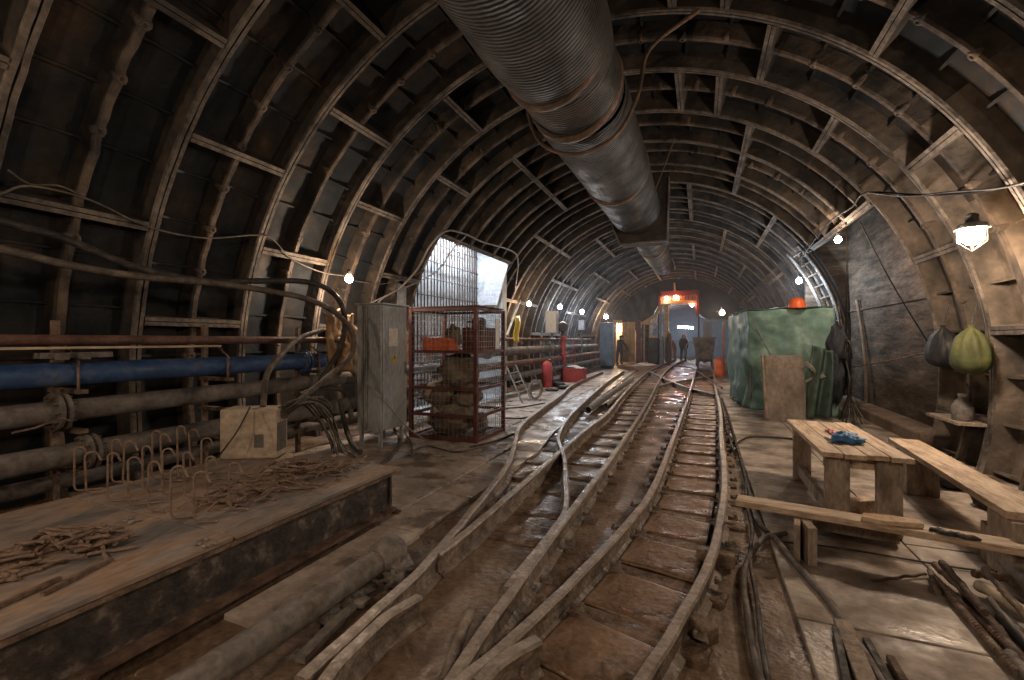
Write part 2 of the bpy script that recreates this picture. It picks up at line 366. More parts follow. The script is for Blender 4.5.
for i in range(len(yr) - 1):
    a, b = yr[i] + .006, yr[i + 1] - .006
    slab([(.44, a), (1.26, a), (1.26, b), (.44, b)], -.03, .03, 'concrete')
    slab([(1.272, a - .25), (2.74 if a < 7 or a > 12 else 3.2, a - .25), (2.74 if a < 7 or a > 12 else 3.2, b - .25), (1.272, b - .25)], -.03, .028, 'concrete')

# ================================================================== left side opening (adit) and its bright back wall
b = MB(); b.bb((-5.7, 7.0, -.05), (-5.5, 11.4, 4.6)); struct(b.build('wall_left', 'white'))
b = MB(); b.bb((-5.5, 7.0, 0), (-5.2, 7.34, 4.2)); b.bb((-5.5, 10.72, 0), (-4.7, 11.0, 4.2)); struct(b.build('wall_left', 'white'))
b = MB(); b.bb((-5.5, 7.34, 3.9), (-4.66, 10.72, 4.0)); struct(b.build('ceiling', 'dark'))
b = MB(); b.bb((-5.5, 7.3, -.06), (-4.6, 10.8, .01)); struct(b.build('floor', 'white'))
g = MB()
for i in range(26): y = 7.45 + i * .128; g.tube([(-5.4, y, .02), (-5.4 + ru(-.01, .01), y + ru(-.01, .01), 3.85)], .015, 6)
for z in (.3, .7, 1.1, 1.5, 1.95, 2.35, 2.72, 3.1, 3.5): g.tube([(-5.38, 7.4, z), (-5.38, 10.7, z + .02)], .01, 6)
tag(g.build('rebar_grid', 'rustdark', base=(-5.4, 7.4, .02)), 'tall rebar grid standing before the bright white wall of the side opening', 'rebar grid')
b = MB(); b.prism([PY(480, 305, 10.62), PY(486, 280, 10.62), PY(490, 258, 10.62), PY(508, 264, 10.62), PY(497, 305, 10.62)], (0, .05, 0))
tag(b.build('concrete_sheet', 'whitesheet', base=PY(480, 305, 10.62)), 'pale grey sheet closing the right edge of the side opening', 'sheet')

# right side recess with sheet bulkhead
b = MB(); b.bb((3.0, 7.2, .0), (3.15, 12.3, 4.2)); b.bb((2.97, 7.35, 2.0), (3.0, 12.1, 2.03));
struct(b.build('wall_right', 'panel'))
b = MB(); b.bb((2.2, 12.08, 0), (3.15, 12.2, 4.15)); struct(b.build('wall_right', 'panel'))
b = MB(); b.bb((2.62, 7.42, 0), (3.0, 12.05, .2)); struct(b.build('trim_sill', 'sill', bev=.03))
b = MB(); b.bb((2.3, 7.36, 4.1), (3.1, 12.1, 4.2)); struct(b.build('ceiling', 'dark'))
# curved stiffener pipe on the panel
cable('vertical_conduit', [PX(857, 300, 2.95), PX(862, 330, 2.95), PX(866, 370, 2.93), PX(866, 408, 2.9)], .03, 'sill', 'pale curved conduit rising on the dark sheet panel', 'conduit')

# ================================================================== rails and track
RP = [(-.05, 0), (.05, 0), (.05, .012), (.012, .03), (.010, .095), (.026, .104), (.028, .128), (.02, .14), (-.02, .14), (-.028, .128), (-.026, .104), (-.010, .095), (-.012, .03), (-.05, .012)]
RMS = [0] * 6 + [1, 1, 1] + [0] * 5
def rail(pts, label, h=1., name='rail', jitter=.004, w=1., n=6, group='mine track rails'):
    p = cat_([V((q[0], q[1], q[2] if len(q) > 2 else 0)) for q in pts], n); fr = []
    for i, a in enumerate(p):
        t = p[min(i + 1, len(p) - 1)] - p[max(i - 1, 0)]; t.normalize(); side = t.cross(V((0, 0, 1))).normalized()
        fr.append((a + side * jitter * NZ.noise(a * 3), side * w, V((0, 0, 1)) * (h * (1 + .05 * NZ.noise(a * 6)))))
    return tag(MB().sweep(RP, fr, 0, ms=RMS).build(name, ['rail', 'railtop'], base=p[0]), label, 'rail', group)
def gp(px, z=.14): return [(lambda q: (q.x, q.y))(G(u, v, z)) for u, v in px]
RRp = [(-.42, 1.05), (-.3, 1.4), (-.21, 1.74), (-.09, 2.2), (.08, 3.06), (.2, 4.53), (.25, 6.44), (.33, 9), (.37, 12.5), (.45, 18), (.5, 25), (.5, 33)]
RLp = [(-1.12, .95), (-.95, 1.25), (-.83, 1.49), (-.70, 1.97), (-.51, 2.96), (-.38, 4.02), (-.33, 6.08), (-.28, 9), (-.25, 11.4), (-.2, 18), (-.16, 25), (-.16, 33)]
LRp = [(-.83, .9), (-.86, 1.48), (-.88, 2.08), (-.89, 3.52), (-.89, 5.09), (-.95, 8), (-1.03, 10.7), (-1.2, 15), (-1.3, 20), (-1.2, 26), (-.9, 33)]
LLp = gp([(437, 553), (468, 529), (520, 485), (564, 447), (588, 427), (608, 412)]) + [(-1.68, 11), (-1.88, 16), (-1.95, 20), (-1.8, 26), (-1.5, 33)]
rail(RRp, 'rightmost muddy rail curving away towards the mine wagon')
rail(RLp, 'left rail of the right hand track leading under the mine wagon')
rail(LRp, 'right rail of the left hand track, beside the wet reddish strip')
rail(LLp, 'left rail of the left hand track starting at the switch plates')
rail(gp([(300, 676), (340, 640), (379, 606), (427, 561), (464, 518), (490, 487), (507, 464), (515, 441), (519, 427), (533, 414), (560, 395), (575, 383), (603, 371)]), 'outermost left rail running along the concrete slabs past the wire cage')
rail(gp([(318, 684), (340, 656), (379, 619), (419, 593)]), 'short muddy rail piece lying just inside the outermost left rail', h=.95)
rail(gp([(506.5, 587), (537.6, 547.6), (552, 530), (565.6, 506.5), (565, 474), (564, 456), (558.6, 434), (571, 414), (586, 399.6), (608, 381), (624, 370)]), 'kinked switch rail weaving between the left rails', w=.8)
rail([(-.72, 1.42), (-.66, 1.62)] and gp([(478, 684), (500, 662), (538, 640)]), 'short rail stub lying at the bottom edge between the two tracks', h=1.1, w=1.15)
rail([(-1.9, 19.2), (-1.4, 17.2), (-.9, 15.2), (-.3, 13.2), (.3, 11.8)], 'dark crossing rail cutting from the left track over to the right track', h=.9)
rail([(.5, 18.0), (-.1, 16.6), (-.7, 15.0), (-1.1, 13.4)], 'second crossing rail bending the other way near the wagon', h=.9)
# pipe used as a guide beside the switch
def track_x(pts, y):
    for (x0, y0), (x1, y1) in zip(pts, pts[1:]):
        if y0 <= y <= y1: return x0 + (x1 - x0) * (y - y0) / (y1 - y0), (x1 - x0) / (y1 - y0)
    return pts[-1][0], 0
# sleepers and boards of the two tracks
def slp(L, w, h, name, m, seed):
    b = MB(); n = 12; fr = []
    for i in range(n + 1):
        x = -L / 2 + L * i / n; k = .006 * NZ.noise(V((x * 5, seed, 0)))
        fr.append((V((x, k, -.03)), V((0, 1, 0)), V((0, 0, 1))))
    hw = w / 2
    b.sweep([(hw, 0), (hw, h * .85), (hw * .8, h), (-hw * .8, h), (-hw, h * .85), (-hw, 0)], fr)
    return b.build(name, m)
sl0 = None; y = 1.2; i = 0
slp_ys = []
while y < 21:
    slp_ys.append(y); y += .52 if y < 8 else .62
for y in slp_ys:
    (xa, s1), (xb, s2) = track_x(RLp, y), track_x(RRp, y)
    ang = -atan2((s1 + s2) / 2, 1)
    L = 1.0 + .06 * sin(y * 9)
    if sl0 is None:
        sl0 = slp(.8, .13, .055, 'sleeper', 'sleeper', 1.)
        tag(sl0, 'muddy timber sleeper under the rails of the right hand track', 'sleeper', 'sleepers of the right hand track'); o = sl0
    else: o = sl0.copy(); C.objects.link(o)
    o.location = ((xa + xb) / 2 + ru(-.04, .06), y, ru(-.006, .004)); o.rotation_euler = (0, 0, ang + ru(-.03, .03)); WL[o.name] = o.location.copy()
sl1 = None
for y in slp_ys[2:]:
    (xa, s1), (xb, s2) = track_x(LLp, y), track_x(LRp, y)
    if y < 2.4: continue
    if sl1 is None:
        sl1 = slp(.9, .12, .052, 'sleeper', 'sleeper', 3.); o = sl1
        tag(sl1, 'muddy timber sleeper under the rails of the left hand track', 'sleeper', 'sleepers of the left hand track')
    else: o = sl1.copy(); C.objects.link(o)
    o.location = ((xa + xb) / 2 - .02, y + .2, ru(-.012, .0)); o.rotation_euler = (0, 0, -atan2((s1 + s2) / 2, 1)); WL[o.name] = o.location.copy()
Op = gp([(427, 561), (490, 487), (507, 464), (515, 441), (533, 414), (560, 395), (575, 383), (603, 371)])
sl2 = None
for y in [3.1 + .6 * i for i in range(20)]:
    xa, s1 = track_x(Op, y); xb = track_x(LLp, y)[0]
    if sl2 is None:
        sl2 = slp(.6, .12, .06, 'sleeper', 'sleeper', 5.); o = sl2
        tag(sl2, 'short sleeper between the outermost rail and the left track', 'sleeper', 'short sleepers beside the outermost rail')
    else: o = sl2.copy(); C.objects.link(o)
    o.location = (min(xa + .28, (xa + xb) / 2), y, -.012); o.rotation_euler = (0, 0, ru(-.06, .06)); WL[o.name] = o.location.copy()
# boards laid between the rails of the right track
for i in range(len(slp_ys) - 1):
    a, c = slp_ys[i] + .07, slp_ys[i + 1] - .07
    if a > 17: break
    pa = [track_x(RLp, a)[0] + .065, track_x(RRp, a)[0] - .065]; pc = [track_x(RLp, c)[0] + .065, track_x(RRp, c)[0] - .065]
    s = (track_x(RRp, (a + c) / 2)[1] + track_x(RLp, (a + c) / 2)[1]) / 2; dy = s * .27
    b = MB(); z = .016 + .004 * sin(i * 2.3)
    def bf(u_, v_, pa=pa, pc=pc, a=a, c=c, z=z, dy=dy):
        x = (pa[0] * (1 - u_) + pa[1] * u_) * (1 - v_) + (pc[0] * (1 - u_) + pc[1] * u_) * v_
        y_ = a * (1 - v_) + c * v_ + dy * (1 - 2 * u_)
        return V((x, y_, z + .005 * NZ.noise(V((x * 4, y_ * 4, i))) + .003 * NZ.noise(V((x * 17, y_ * 17, i))) - .004 * (abs(2 * v_ - 1) > .99)))
    b.grid(bf, 30, 26)
    tag(b.build('track_board', 'board', base=((pa[0] + pa[1]) / 2, a, 0), solid=-.02), 'wet brown board lying between the rails of the right hand track', 'board', 'boards between the right hand rails')
# blocks sticking out beside the rails
for (u, v, u2, v2, lab) in ((690, 620, 714, 637, 'muddy timber block sticking out right of the nearest rail'), (697, 553, 735, 561, 'timber block end poking out under the right rail, further off'), (607, 668, 622, 684, 'small squared timber stump at the bottom edge between the rails'), (470, 612, 443, 684, 'muddy pipe end slanting between the left rails at the bottom')):
    a, c = G(u, v, .06), G(u2, v2, .06)
    if 'pipe' in lab: tag(MB().tube([a, c], .026, 10).build('pipe_offcut', 'rail', base=a), lab, 'pipe')
    else: tag(MB().beam(a, c, .07, .08).build('timber_block', 'sleeper', base=a, bev=.008), lab, 'timber block')
# rail chairs/clips beside the rails as small spikes
sp0 = None
def spike(loc, rz):
    global sp0
    if sp0 is None:
        b = MB(); b.box((0, 0, .02), (.09, .035, .03)); b.lathe([(.016, .03), (.016, .05), (.008, .056)], (0.025, 0, 0), 6, smooth=False); b.box((-.03, 0, .035), (.03, .05, .02))
        sp0 = b.build('rail_clip', 'rail', bev=.004); tag(sp0, 'muddy rail clip fixing a rail to its sleeper', 'rail clip', 'rail clips along the tracks'); o = sp0
    else: o = sp0.copy(); C.objects.link(o)
    o.location = loc; o.scale = (.75, .75, .8); o.rotation_euler = (0, 0, rz); WL[o.name] = o.location.copy()
for y in slp_ys[:15]:
    for P_, s_ in ((RRp, 1), (RLp, 1), (RLp, -1)):
        x, k = track_x(P_, y); spike((x + s_ * .085, y + ru(-.02, .02), .045), -atan2(k, 1) + (0 if s_ > 0 else pi) + ru(-.1, .1))
for y in slp_ys[:12]:
    x, k = track_x(LRp, y); spike((x + .08, y + .2, .035), -atan2(k, 1) + ru(-.2, .2))

# loose pipes on the track, near the switch
def pipe(name, a, c, r, m, label, group=None, hollow=True, n=16, extra=None):
    a, c = V(a), V(c); d = (c - a).normalized(); b = MB().tube([a, c], r, n, caps=not hollow)
    if hollow:
        b.tube([a + d * .001, a + d * .25], r * .82, n, caps=False); b.tube([c - d * .25, c - d * .001], r * .82, n, caps=False)
        for p, q in ((a, 1), (c, -1)):
            k = len(b.v); 
            t0 = d; ref = V((0, 0, 1)); nr = t0.cross(ref).normalized(); bn = t0.cross(nr)
            vs = [p + (nr * cos(2 * pi * j / n) + bn * sin(2 * pi * j / n)) * rr for rr in (r, r * .82) for j in range(n)]
            b.add(vs, [(j, (j + 1) % n, n + (j + 1) % n, n + j) for j in range(n)])
        b.add([a + d * .25 + (nr * cos(2 * pi * j / n) + bn * sin(2 * pi * j / n)) * r * .82 for j in range(n)], [tuple(range(n))])
    return tag(b.build(name, m, base=a), label, 'pipe', group)
a = G(588, 410, .1); c = V((-2.1, 15.5, .1)); pipe('loose_pipe', a, c, .065, 'gpipe2', 'thick grey pipe with open end lying between the left rails')
a2 = a + V((-.02, .95, -.03)); pipe('loose_pipe', a2 + V((.17, 0, 0)), c + V((.2, -.8, -.03)), .045, 'rail', 'thinner muddy pipe lying beside the open ended grey pipe')

# big grey pipe at the bottom left with mortar caked coupling
a = V(G(392, 552, .13)); c = V(G(180, 692, .13))
t = thing('grout_pipe', a, 'mortar grey pipe with caked coupling lying left of the outermost rail', 'pipe')
d = (c - a).normalized()
MB().tube([a + d * .02, a + d * .6, c, c + d * .5], .066, 20).build('pipe_body', 'gpipe2', t)
cp = MB().lathe([(.066, -.02), (.095, 0), (.1, .06), (.085, .08), (.1, .1), (.095, .15), (.066, .17)], a - d * .03, 18, axis=d, jit=.12); cp.build('coupling', 'rag', t)
MB().blob(a + V((.09, -.06, -.05)), (.09, .07, .06), .5, 16, seed=3, freq=3).blob(a + V((.12, -.13, -.07)), (.07, .06, .05), .5, 14, seed=5, freq=3).build('mortar_lump', 'rag', t)
for i, (u, v, s_) in enumerate(((352, 600, .06), (330, 618, .05), (365, 588, .045))):
    p = G(u, v, .03); tag(MB().blob(p, (s_ * 1.5, s_, s_ * .5), .5, 14, seed=i * 3, freq=3).build('mortar_lump', 'rag', base=p), ['pale mortar lump beside the grey pipe, widest of three', 'pale mortar lump beside the grey pipe, nearest the camera', 'pale mortar lump beside the grey pipe, nearest the coupling'][i], 'rubble', 'mortar lumps by the grey pipe')
tag(MB().beam(G(300, 660, .03), G(352, 606, .04), .05, .03).build('wood_lath', 'gpipe2', base=G(300, 660, .03)), 'pale lath lying between the grey pipe and the rails', 'lath')

# ================================================================== platform beam left
PXR, PXL, PYE = -2.2, -3.72, 2.98
ZT = .4
t = thing('steel_platform', ((PXR + PXL) / 2, 1.0, 0), 'large rusty steel beam platform with plate top in the left foreground', 'platform')
b = MB(); b.bb((PXL, 1.62, ZT - .025), (PXR, PYE, ZT)); b.build('top_plate', 'plate', t, bev=.004)
b = MB(); b.bb((PXL, -1.0, ZT - .025), (PXR, 1.605, ZT)); b.build('top_plate', 'plate', t, bev=.004)
b = MB(); b.bb((PXR - .16, -1.0, ZT - .05), (PXR + .0, PYE - .03, ZT - .028)); b.build('edge_strip', 'rust', t)
b = MB(); b.bb((PXR - .1, -1.0, .1), (PXR - .06, PYE - .05, ZT - .05)); b.bb((PXL + .06, -1, .1), (PXL + .1, PYE - .05, ZT - .05)); b.build('web', 'beamside', t)
b = MB(); b.bb((PXR - .17, -1.0, .075), (PXR + .01, PYE - .04, .1)); b.bb((PXL - .01, -1.0, .075), (PXL + .17, PYE - .04, .1)); b.build('bottom_flange', 'rustdark', t)
b = MB(); b.bb((PXL + .04, PYE - .05, .1), (PXR - .04, PYE - .03, ZT - .03)); b.build('end_plate', 'beamside', t)
b = MB()
for i in range(6): b.bb((PXR - .065, -.6 + i * .6, .1), (PXR - .0, -.585 + i * .6, ZT - .05)) if False else None
for (x, y, lab) in ((-2.45, 2.5, 'timber packing block under the far end of the steel platform'), (-2.45, 1.0, 'timber packing block under the near side of the steel platform'), (-3.4, 2.4, 'timber packing block under the back of the steel platform')):
    tag(MB().bb((x - .2, y - .09, 0.0), (x + .16, y + .09, .074)).build('timber_block', 'sleeper', base=(x, y, 0), bev=.008), lab, 'timber block')
tag(MB().beam((-2.42, .4, .05), (-2.36, 2.2, .05), .1, .09).build('timber_beam', 'sleeper', base=(-2.4, .4, 0), bev=.01), 'old timber beam lying on the ground along the steel platform', 'timber beam')
# hooked starter bars
def hook(h, w, foot):
    pts = [V((foot, 0, .006)), V((.03, 0, .006)), V((.008, 0, .014)), V((0, 0, .04)), V((0, 0, h - w / 2))]
    for i in range(1, 8):
        a = pi - pi * i / 7 * 1.0; pts.append(V((w / 2 + w / 2 * cos(a), 0, h - w / 2 + w / 2 * sin(a))))
    pts.append(V((w + .012, 0, h - w / 2 - .025)))
    return MB().tube(pts, .0062, 8).build('hooked_rebar', 'hookrust')
hk = [(40, 262, 135), (75, 272, 150), (135, 290, 152), (146, 236, 112), (178, 243, 118), (195, 303, 165), (235, 260, 132), (250, 318, 175), (260, 225, 88), (290, 272, 140), (315, 340, 190), (335, 222, 75), (355, 280, 150), (380, 352, 205), (402, 232, 110), (420, 297, 162), (480, 312, 178), (372, 215, 85), (290, 235, 98)]
protos = []
for (hh, ww, ff) in ((.30, .055, .15), (.27, .07, .12), (.33, .06, .17)): protos.append(hook(hh, ww, ff))
used = set()
hl = ['front', 'middle', 'back']
for i, (x, yb, yt) in enumerate(hk):
    p = G(60 + x / 2.844, 400 + yb / 2.844, ZT); dep = p.y * cos(YAW) - p.x * sin(YAW); hgt = (yb - yt) / 2.844 / FPX * dep
    j = i % 3; base_h = (.30, .27, .33)[j]
    if j in used: o = protos[j].copy(); C.objects.link(o)
    else: o = protos[j]; used.add(j)
    o.location = (p.x, p.y, ZT + .002); o.scale = (1, 1, hgt / base_h); o.rotation_euler = (0, ru(-.04, .04), .5 + ru(-.2, .35)); WL[o.name] = o.location.copy()
    tag(o, 'hooked rusty rebar standing upright on the steel platform', 'rebar', 'hooked rebars standing on the steel platform')
# heaps of rod offcuts
def rods(n, cfn, L, r, group, label, name, bend=.02, zmax=.06, angs=None, m='rust'):
    ps = []
    for k in range(5):
        l = ru(*L); q = [V((-l / 2, 0, 0)), V((-l / 5, ru(-bend, bend), ru(-.3, .3) * bend)), V((l / 5, ru(-bend, bend), ru(-.3, .3) * bend)), V((l / 2, ru(-bend, bend), 0))]
        ps.append(MB().tube(cat_(q, 3), r * ru(.85, 1.15), 6).build(name, m))
    for i in range(n):
        if i < 5: o = ps[i]
        else: o = ps[i % 5].copy(); C.objects.link(o)
        x, y, hz = cfn(i / n)
        z = ZT + r + hz * rnd() * zmax
        o.location = (x, y, z); o.rotation_euler = (ru(0, 3), ru(-.12, .12) * min(1, hz + .1), ru(0, pi) if angs is None else ru(*angs)); WL[o.name] = o.location.copy()
        tag(o, label, 'rod', group)
def heapA(f):
    a = ru(0, 2 * pi); q = sqrt(rnd()); x = -2.72 + .42 * q * cos(a) * .8; y = 2.42 + .6 * q * sin(a)
    x += (y - 2.42) * .1
    return x, y, (1 - q)
rods(95, heapA, (.16, .36), .006, 'rusty rod offcuts heaped beside the cream box', 'thin rusty rod offcut in the tangle beside the cream box', 'rod_offcut', .035, .17, m='hookrust')
def heapB(f):
    a = ru(0, 2 * pi); q = sqrt(rnd()); return -2.78 + .26 * q * cos(a), 1.17 + .27 * q * sin(a), 1 - q
rods(90, heapB, (.07, .2), .0085, 'short rusty rod ends heaped at the left edge', 'short rusty rod end in the heap at the left picture edge', 'rod_offcut', .006, .12, m='hookrust')
for (a, c, w, lab) in (((42, 594), (111, 559), .022, 'flat rusty bar lying in front of the heap of short rods'), ((55, 541), (97, 533), .014, 'long thin rod lying behind the heap of short rods'), ((64, 546), (101, 538), .012, 'shorter thin rod lying just before the long thin one'), ((-10, 610), (60, 578), .018, 'rusty bar reaching out of the picture left below the rod heap')):
    A, B_ = G(*a, ZT + .012), G(*c, ZT + .012); tag(MB().beam(A, B_, w, .016).build('steel_bar', 'rust', base=A), lab, 'steel bar')
for i, (u, v) in enumerate(((130, 520), (205, 543))):
    p = G(u, v, ZT + .006); b = MB()
    for k in range(14): b.blob(p + V((ru(-.07, .07), ru(-.035, .035), ru(-.002, .006))), (ru(.006, .018), ru(.006, .014), ru(.004, .008)), .4, 7, seed=k)
    tag(b.build('weld_crumbs', 'paleplastic', base=p), ['pale grit scattered along the middle of the plate seam', 'pale grit scattered at the near end of the plate seam'][i], 'grit', kind='stuff')

# junction box (cream) on the platform
bx = V((-3.45, 2.75, ZT)); t = thing('junction_box', bx, 'cream metal junction box standing on the rusty platform', 'box')
A = G(219, 460, ZT); B_ = G(276, 459, ZT); side = (B_ - A).normalized(); bk = V((-side.y, side.x, 0)) * .24
def qd(p, h, ins=0): return [p + V((0, 0, h))]
wv = B_ - A
b = MB(); b.prism([A, A + wv, A + wv + bk, A + bk], (0, 0, .42)); b.build('box_body', 'cream', t, bev=.02)
b = MB()
c0 = A + wv + side * .006 + bk * .12 + V((0, 0, .06))
for k in range(7): b.beam(c0 + bk * (.1 * k), c0 + bk * (.1 * k) + V((0, 0, .24)), .01, .012)
b.build('vent_grille', 'creamside', t)
b = MB(); f0 = A + wv * .62 - bk * .012; b.prism([f0 + V((0, 0, .1)), f0 + wv * .16 + V((0, 0, .1)), f0 + wv * .16 + V((0, 0, .21)), f0 + V((0, 0, .21))], bk.normalized() * -.004); b.build('faded_label', 'gpipe', t)
BOX = A + wv * .5 + V((0, 0, .42))

# ================================================================== pipes along the left wall
def wall_pipe(z, X, r, m, y0, y1, label, name='wall_pipe', flanges=(), tilt=0., fr=1.55, n=20):
    a = V((X, y0, z)); c = V((X, y1, z + tilt))
    t = thing(name, a, label, 'pipe', 'pipes along the left wall')
    MB().tube([a, c], r, n).build('pipe_body', m, t)
    for fy in flanges:
        p = a.lerp(c, (fy - y0) / (y1 - y0)); f = MB()
        for s_ in (-1, 1):
            f.lathe([(r, -.012), (r * fr, -.012), (r * fr, .012), (r, .012)], p + V((0, s_ * .022, 0)), 24, axis=(0, 1, 0), smooth=False)
        fo = f.build('flange', m, t)
        bo = MB()
        for k in range(10):
            ang = 2 * pi * k / 10; q = p + V((cos(ang) * r * (1 + fr) / 2, 0, sin(ang) * r * (1 + fr) / 2)); bo.tube([q - V((0, .065, 0)), q + V((0, .065, 0))], .009, 6)
        b2 = bo.build('bolts', 'rust', fo)
    return t
def ypx(u, X): d = ray(u, 340); return d.y * X / d.x
wall_pipe(1.4, -4.3, .038, 'brownpipe', -1, 4.65, 'thin rust brown pipe, topmost of the pipes on the left wall')
wall_pipe(1.15, -4.3, .086, 'blue', -1, ypx(322, -4.3), 'blue painted pipe with a flange at its far end on the left wall', flanges=(ypx(303, -4.3),))
wall_pipe(.86, -4.3, .08, 'gpipe', -1, 6.9, 'grey flanged pipe running just below the blue pipe', flanges=(ypx(58, -4.3),), tilt=.06, fr=1.75)
wall_pipe(.56, -4.25, .083, 'gpipe', -1, 6.9, 'lowest grey pipe with a flange behind the steel platform', flanges=(ypx(88, -4.25),), tilt=.01, fr=1.6)
wall_pipe(.3, -4.6, .06, 'gpipe', -1, 6.5, 'dim grey pipe low down behind the other left wall pipes')
# further stretch beyond the adit
wall_pipe(1.12, -4.45, .11, 'gpipe', 6.9, 21, 'dark grey pipe with pale top light beyond the wire cage', flanges=(9.3, 14.2), n=16, fr=1.4)
wall_pipe(.8, -4.35, .085, 'brownpipe', 6.9, 21, 'brownish pipe under the dark grey one beyond the wire cage', n=16)
wall_pipe(.5, -4.3, .08, 'gpipe', 6.9, 21, 'lowest grey pipe beyond the wire cage behind the ladder', n=16)
wall_pipe(1.42, -4.5, .04, 'brownpipe', 6.9, 20, 'thin reddish pipe high beyond the wire cage', n=12)
tag(MB().bb((-4.24, -1, 1.335), (-4.2, ypx(220, -4.22), 1.352)).build('steel_flat', 'wood', base=(-4.2, 0, 1.33)), 'long pale batten laid along the top of the blue pipe', 'batten')
# brackets carrying the pipes
bk0 = None
for i, y in enumerate([.75 + 1.139 * k for k in range(6)] + [11.2, 13.5, 15.8, 18]):
    if bk0 is None:
        t = thing('pipe_bracket', (-4.45, y, 0), 'steel bracket post carrying the pipes on the left wall', 'bracket', 'pipe brackets on the left wall')
        MB().bb((-4.59, y - .02, .03), (-4.54, y + .02, 1.55)).build('post', 'rust', t)
        for z in (1.035, .745, .445): MB().bb((-4.6, y - .03, z - .03), (-4.18, y + .03, z)).build('arm', 'rust', t)
        MB().tube([(-4.33, y - .02, 1.33), (-4.2, y - .02, 1.24), (-4.2, y - .02, 1.02)], .01, 6).build('hanger', 'rust', t)
        bk0 = t
    else: dup(bk0, (-4.45, y, 0))
tag(MB().box((-4.25, ypx(75, -4.25), 1.29), (.1, .42, .04)).box((-4.2, ypx(60, -4.2), 1.285), (.14, .05, .05)).box((-4.2, ypx(82, -4.2), 1.285), (.12, .05, .05)).build('clamp_channel', 'gpipe', base=(-4.25, 1.3, 1.29)), 'dusty steel clamp channel sitting between brown and blue pipes', 'clamp')
tag(MB().tube([PX(12, 433, -4.12), PX(35, 428, -4.12), PX(62, 418, -4.1), PX(70, 421, -4.1)], .008, 6).build('steel_wire', 'rust', base=PX(12, 433, -4.12)), 'short stiff wire sticking out at the grey pipe flange', 'wire')

# thick black hoses from the wall to the junction box
def hose(pl, r, m, name, label, cat='hose', n=7): return cable(name, [PX(u, v, X) for u, v, X in pl], r, m, label, cat, n, 10)
hose([(-60, 205, -4.5), (30, 229, -4.5), (68, 240, -4.5), (135, 267, -4.4), (203, 281, -4.3), (256, 281, -4.2), (307, 282, -4.1), (334, 294, -4.0), (345, 318, -3.95), (340, 348, -3.95), (326, 372, -4.05), (312, 395, -4.15)], .03, 'rubber', 'power_hose', 'upper thick black hose looping from the wall down by the cabinet')
hose([(-60, 244, -4.45), (0, 249, -4.45), (68, 265, -4.4), (135, 276, -4.3), (203, 282, -4.2), (256, 289, -4.1), (307, 299, -3.95), (337, 314, -3.85), (353, 335, -3.78), (350, 356, -3.72), (324, 380, -3.6), (300, 400, -3.5), (284, 416, -3.32)], .03, 'rubberd', 'power_hose', 'lower thick hose looping back to the cream junction box')
hose([(322, 330, -4.12), (300, 338, -4.0), (281, 355, -3.8), (267, 375, -3.65), (263, 407, -3.5)], .026, 'rubberd', 'power_hose', 'short thick hose arching down onto the cream junction box')
hose([(250, 407, -3.42), (238, 430, -3.36), (222, 452, -3.4), (216, 459, -3.6)], .006, 'rubber', 'thin_cable', 'thin black cable draped over the front of the junction box', 'cable')
# tangle of cables right of the junction box
g_ = 'loose cables tangled between junction box and cabinet'
for i in range(9):
    s_ = i * .9
    hose([(278 + i % 3 * 4, 408 + i % 4 * 3, -3.35), (298 + i * 2, 400 + 3 * sin(s_), -3.35 + .03 * i), (316 + i * 2.2, 412 + 8 * sin(s_ * 2), -3.4), (330 + i * 1.2, 436 + 6 * cos(s_), -3.38 - .03 * i), (332 + i * 2.5, 452 + i % 3, -3.3)], .008 + .002 * (i % 2), ['rubberd', 'rubber', 'gpipe'][i % 3], 'loose_cable', 'loose grey cable tangled between junction box and cabinet', 'cable')['group'] = g_
hose([(340, 400, -4.1), (344, 420, -4.0), (350, 440, -3.7), (360, 452, -3.3)], .03, 'rubber', 'power_hose', 'black hose hanging down in the shadow left of the cabinet legs')
hose([(300, 395, -4.4), (320, 388, -4.4), (345, 392, -4.3), (352, 420, -4.1)], .035, 'rubberd', 'power_hose', 'grey hose coming out of the dark under the ochre coat')
# thin wires across the wall
def wire(pl, r, m, label, R=3.97, name='wall_wire', cat='wire'): return cable(name, [CY(u, v, R) for u, v in pl], r, m, label, cat, 6, 6)
wire([(0, 194), (31, 186), (90, 200), (149, 227), (207, 238), (266, 236), (290, 258), (321, 272), (345, 276)], .009, 'rubberd', 'thin grey wire drooping across the near left wall towards the lamp')
wire([(8, 170), (30, 184), (60, 186), (90, 200)], .008, 'rubberd', 'short wire forking off high on the near left wall')
wire([(203, 200), (235, 235), (300, 240), (349, 240), (366, 262), (350, 276)], .008, 'rubber', 'thin black wire looping above the left wall lamp') if False else None
wire([(355, 281), (380, 284), (405, 279), (425, 270)], .008, 'rubberd', 'thin wire running right from the left wall lamp')
wire([(378, 303), (384, 297), (400, 288), (418, 268), (430, 246), (446, 231), (465, 234), (483, 242), (512, 251), (518, 262), (515, 290)], .018, 'paleplastic', 'pale cable climbing from the cabinet over the side opening', 3.9)
wire([(371, 303), (392, 293), (420, 281), (440, 268), (452, 250), (466, 236)], .012, 'paleplastic', 'thinner pale cable behind the cabinet top', 3.9)
wire([(1040, 183), (1010, 186), (971, 193), (920, 195), (866, 193), (852, 207), (829, 223), (803, 256), (795, 270)], .013, 'cableblack', 'black lamp cable strung along the right wall above the lamps', 3.93)
wire([(1040, 178), (1000, 188), (950, 192), (905, 196), (866, 192)], .01, 'rubber', 'second grey cable strung beside the black lamp cable', 3.9)
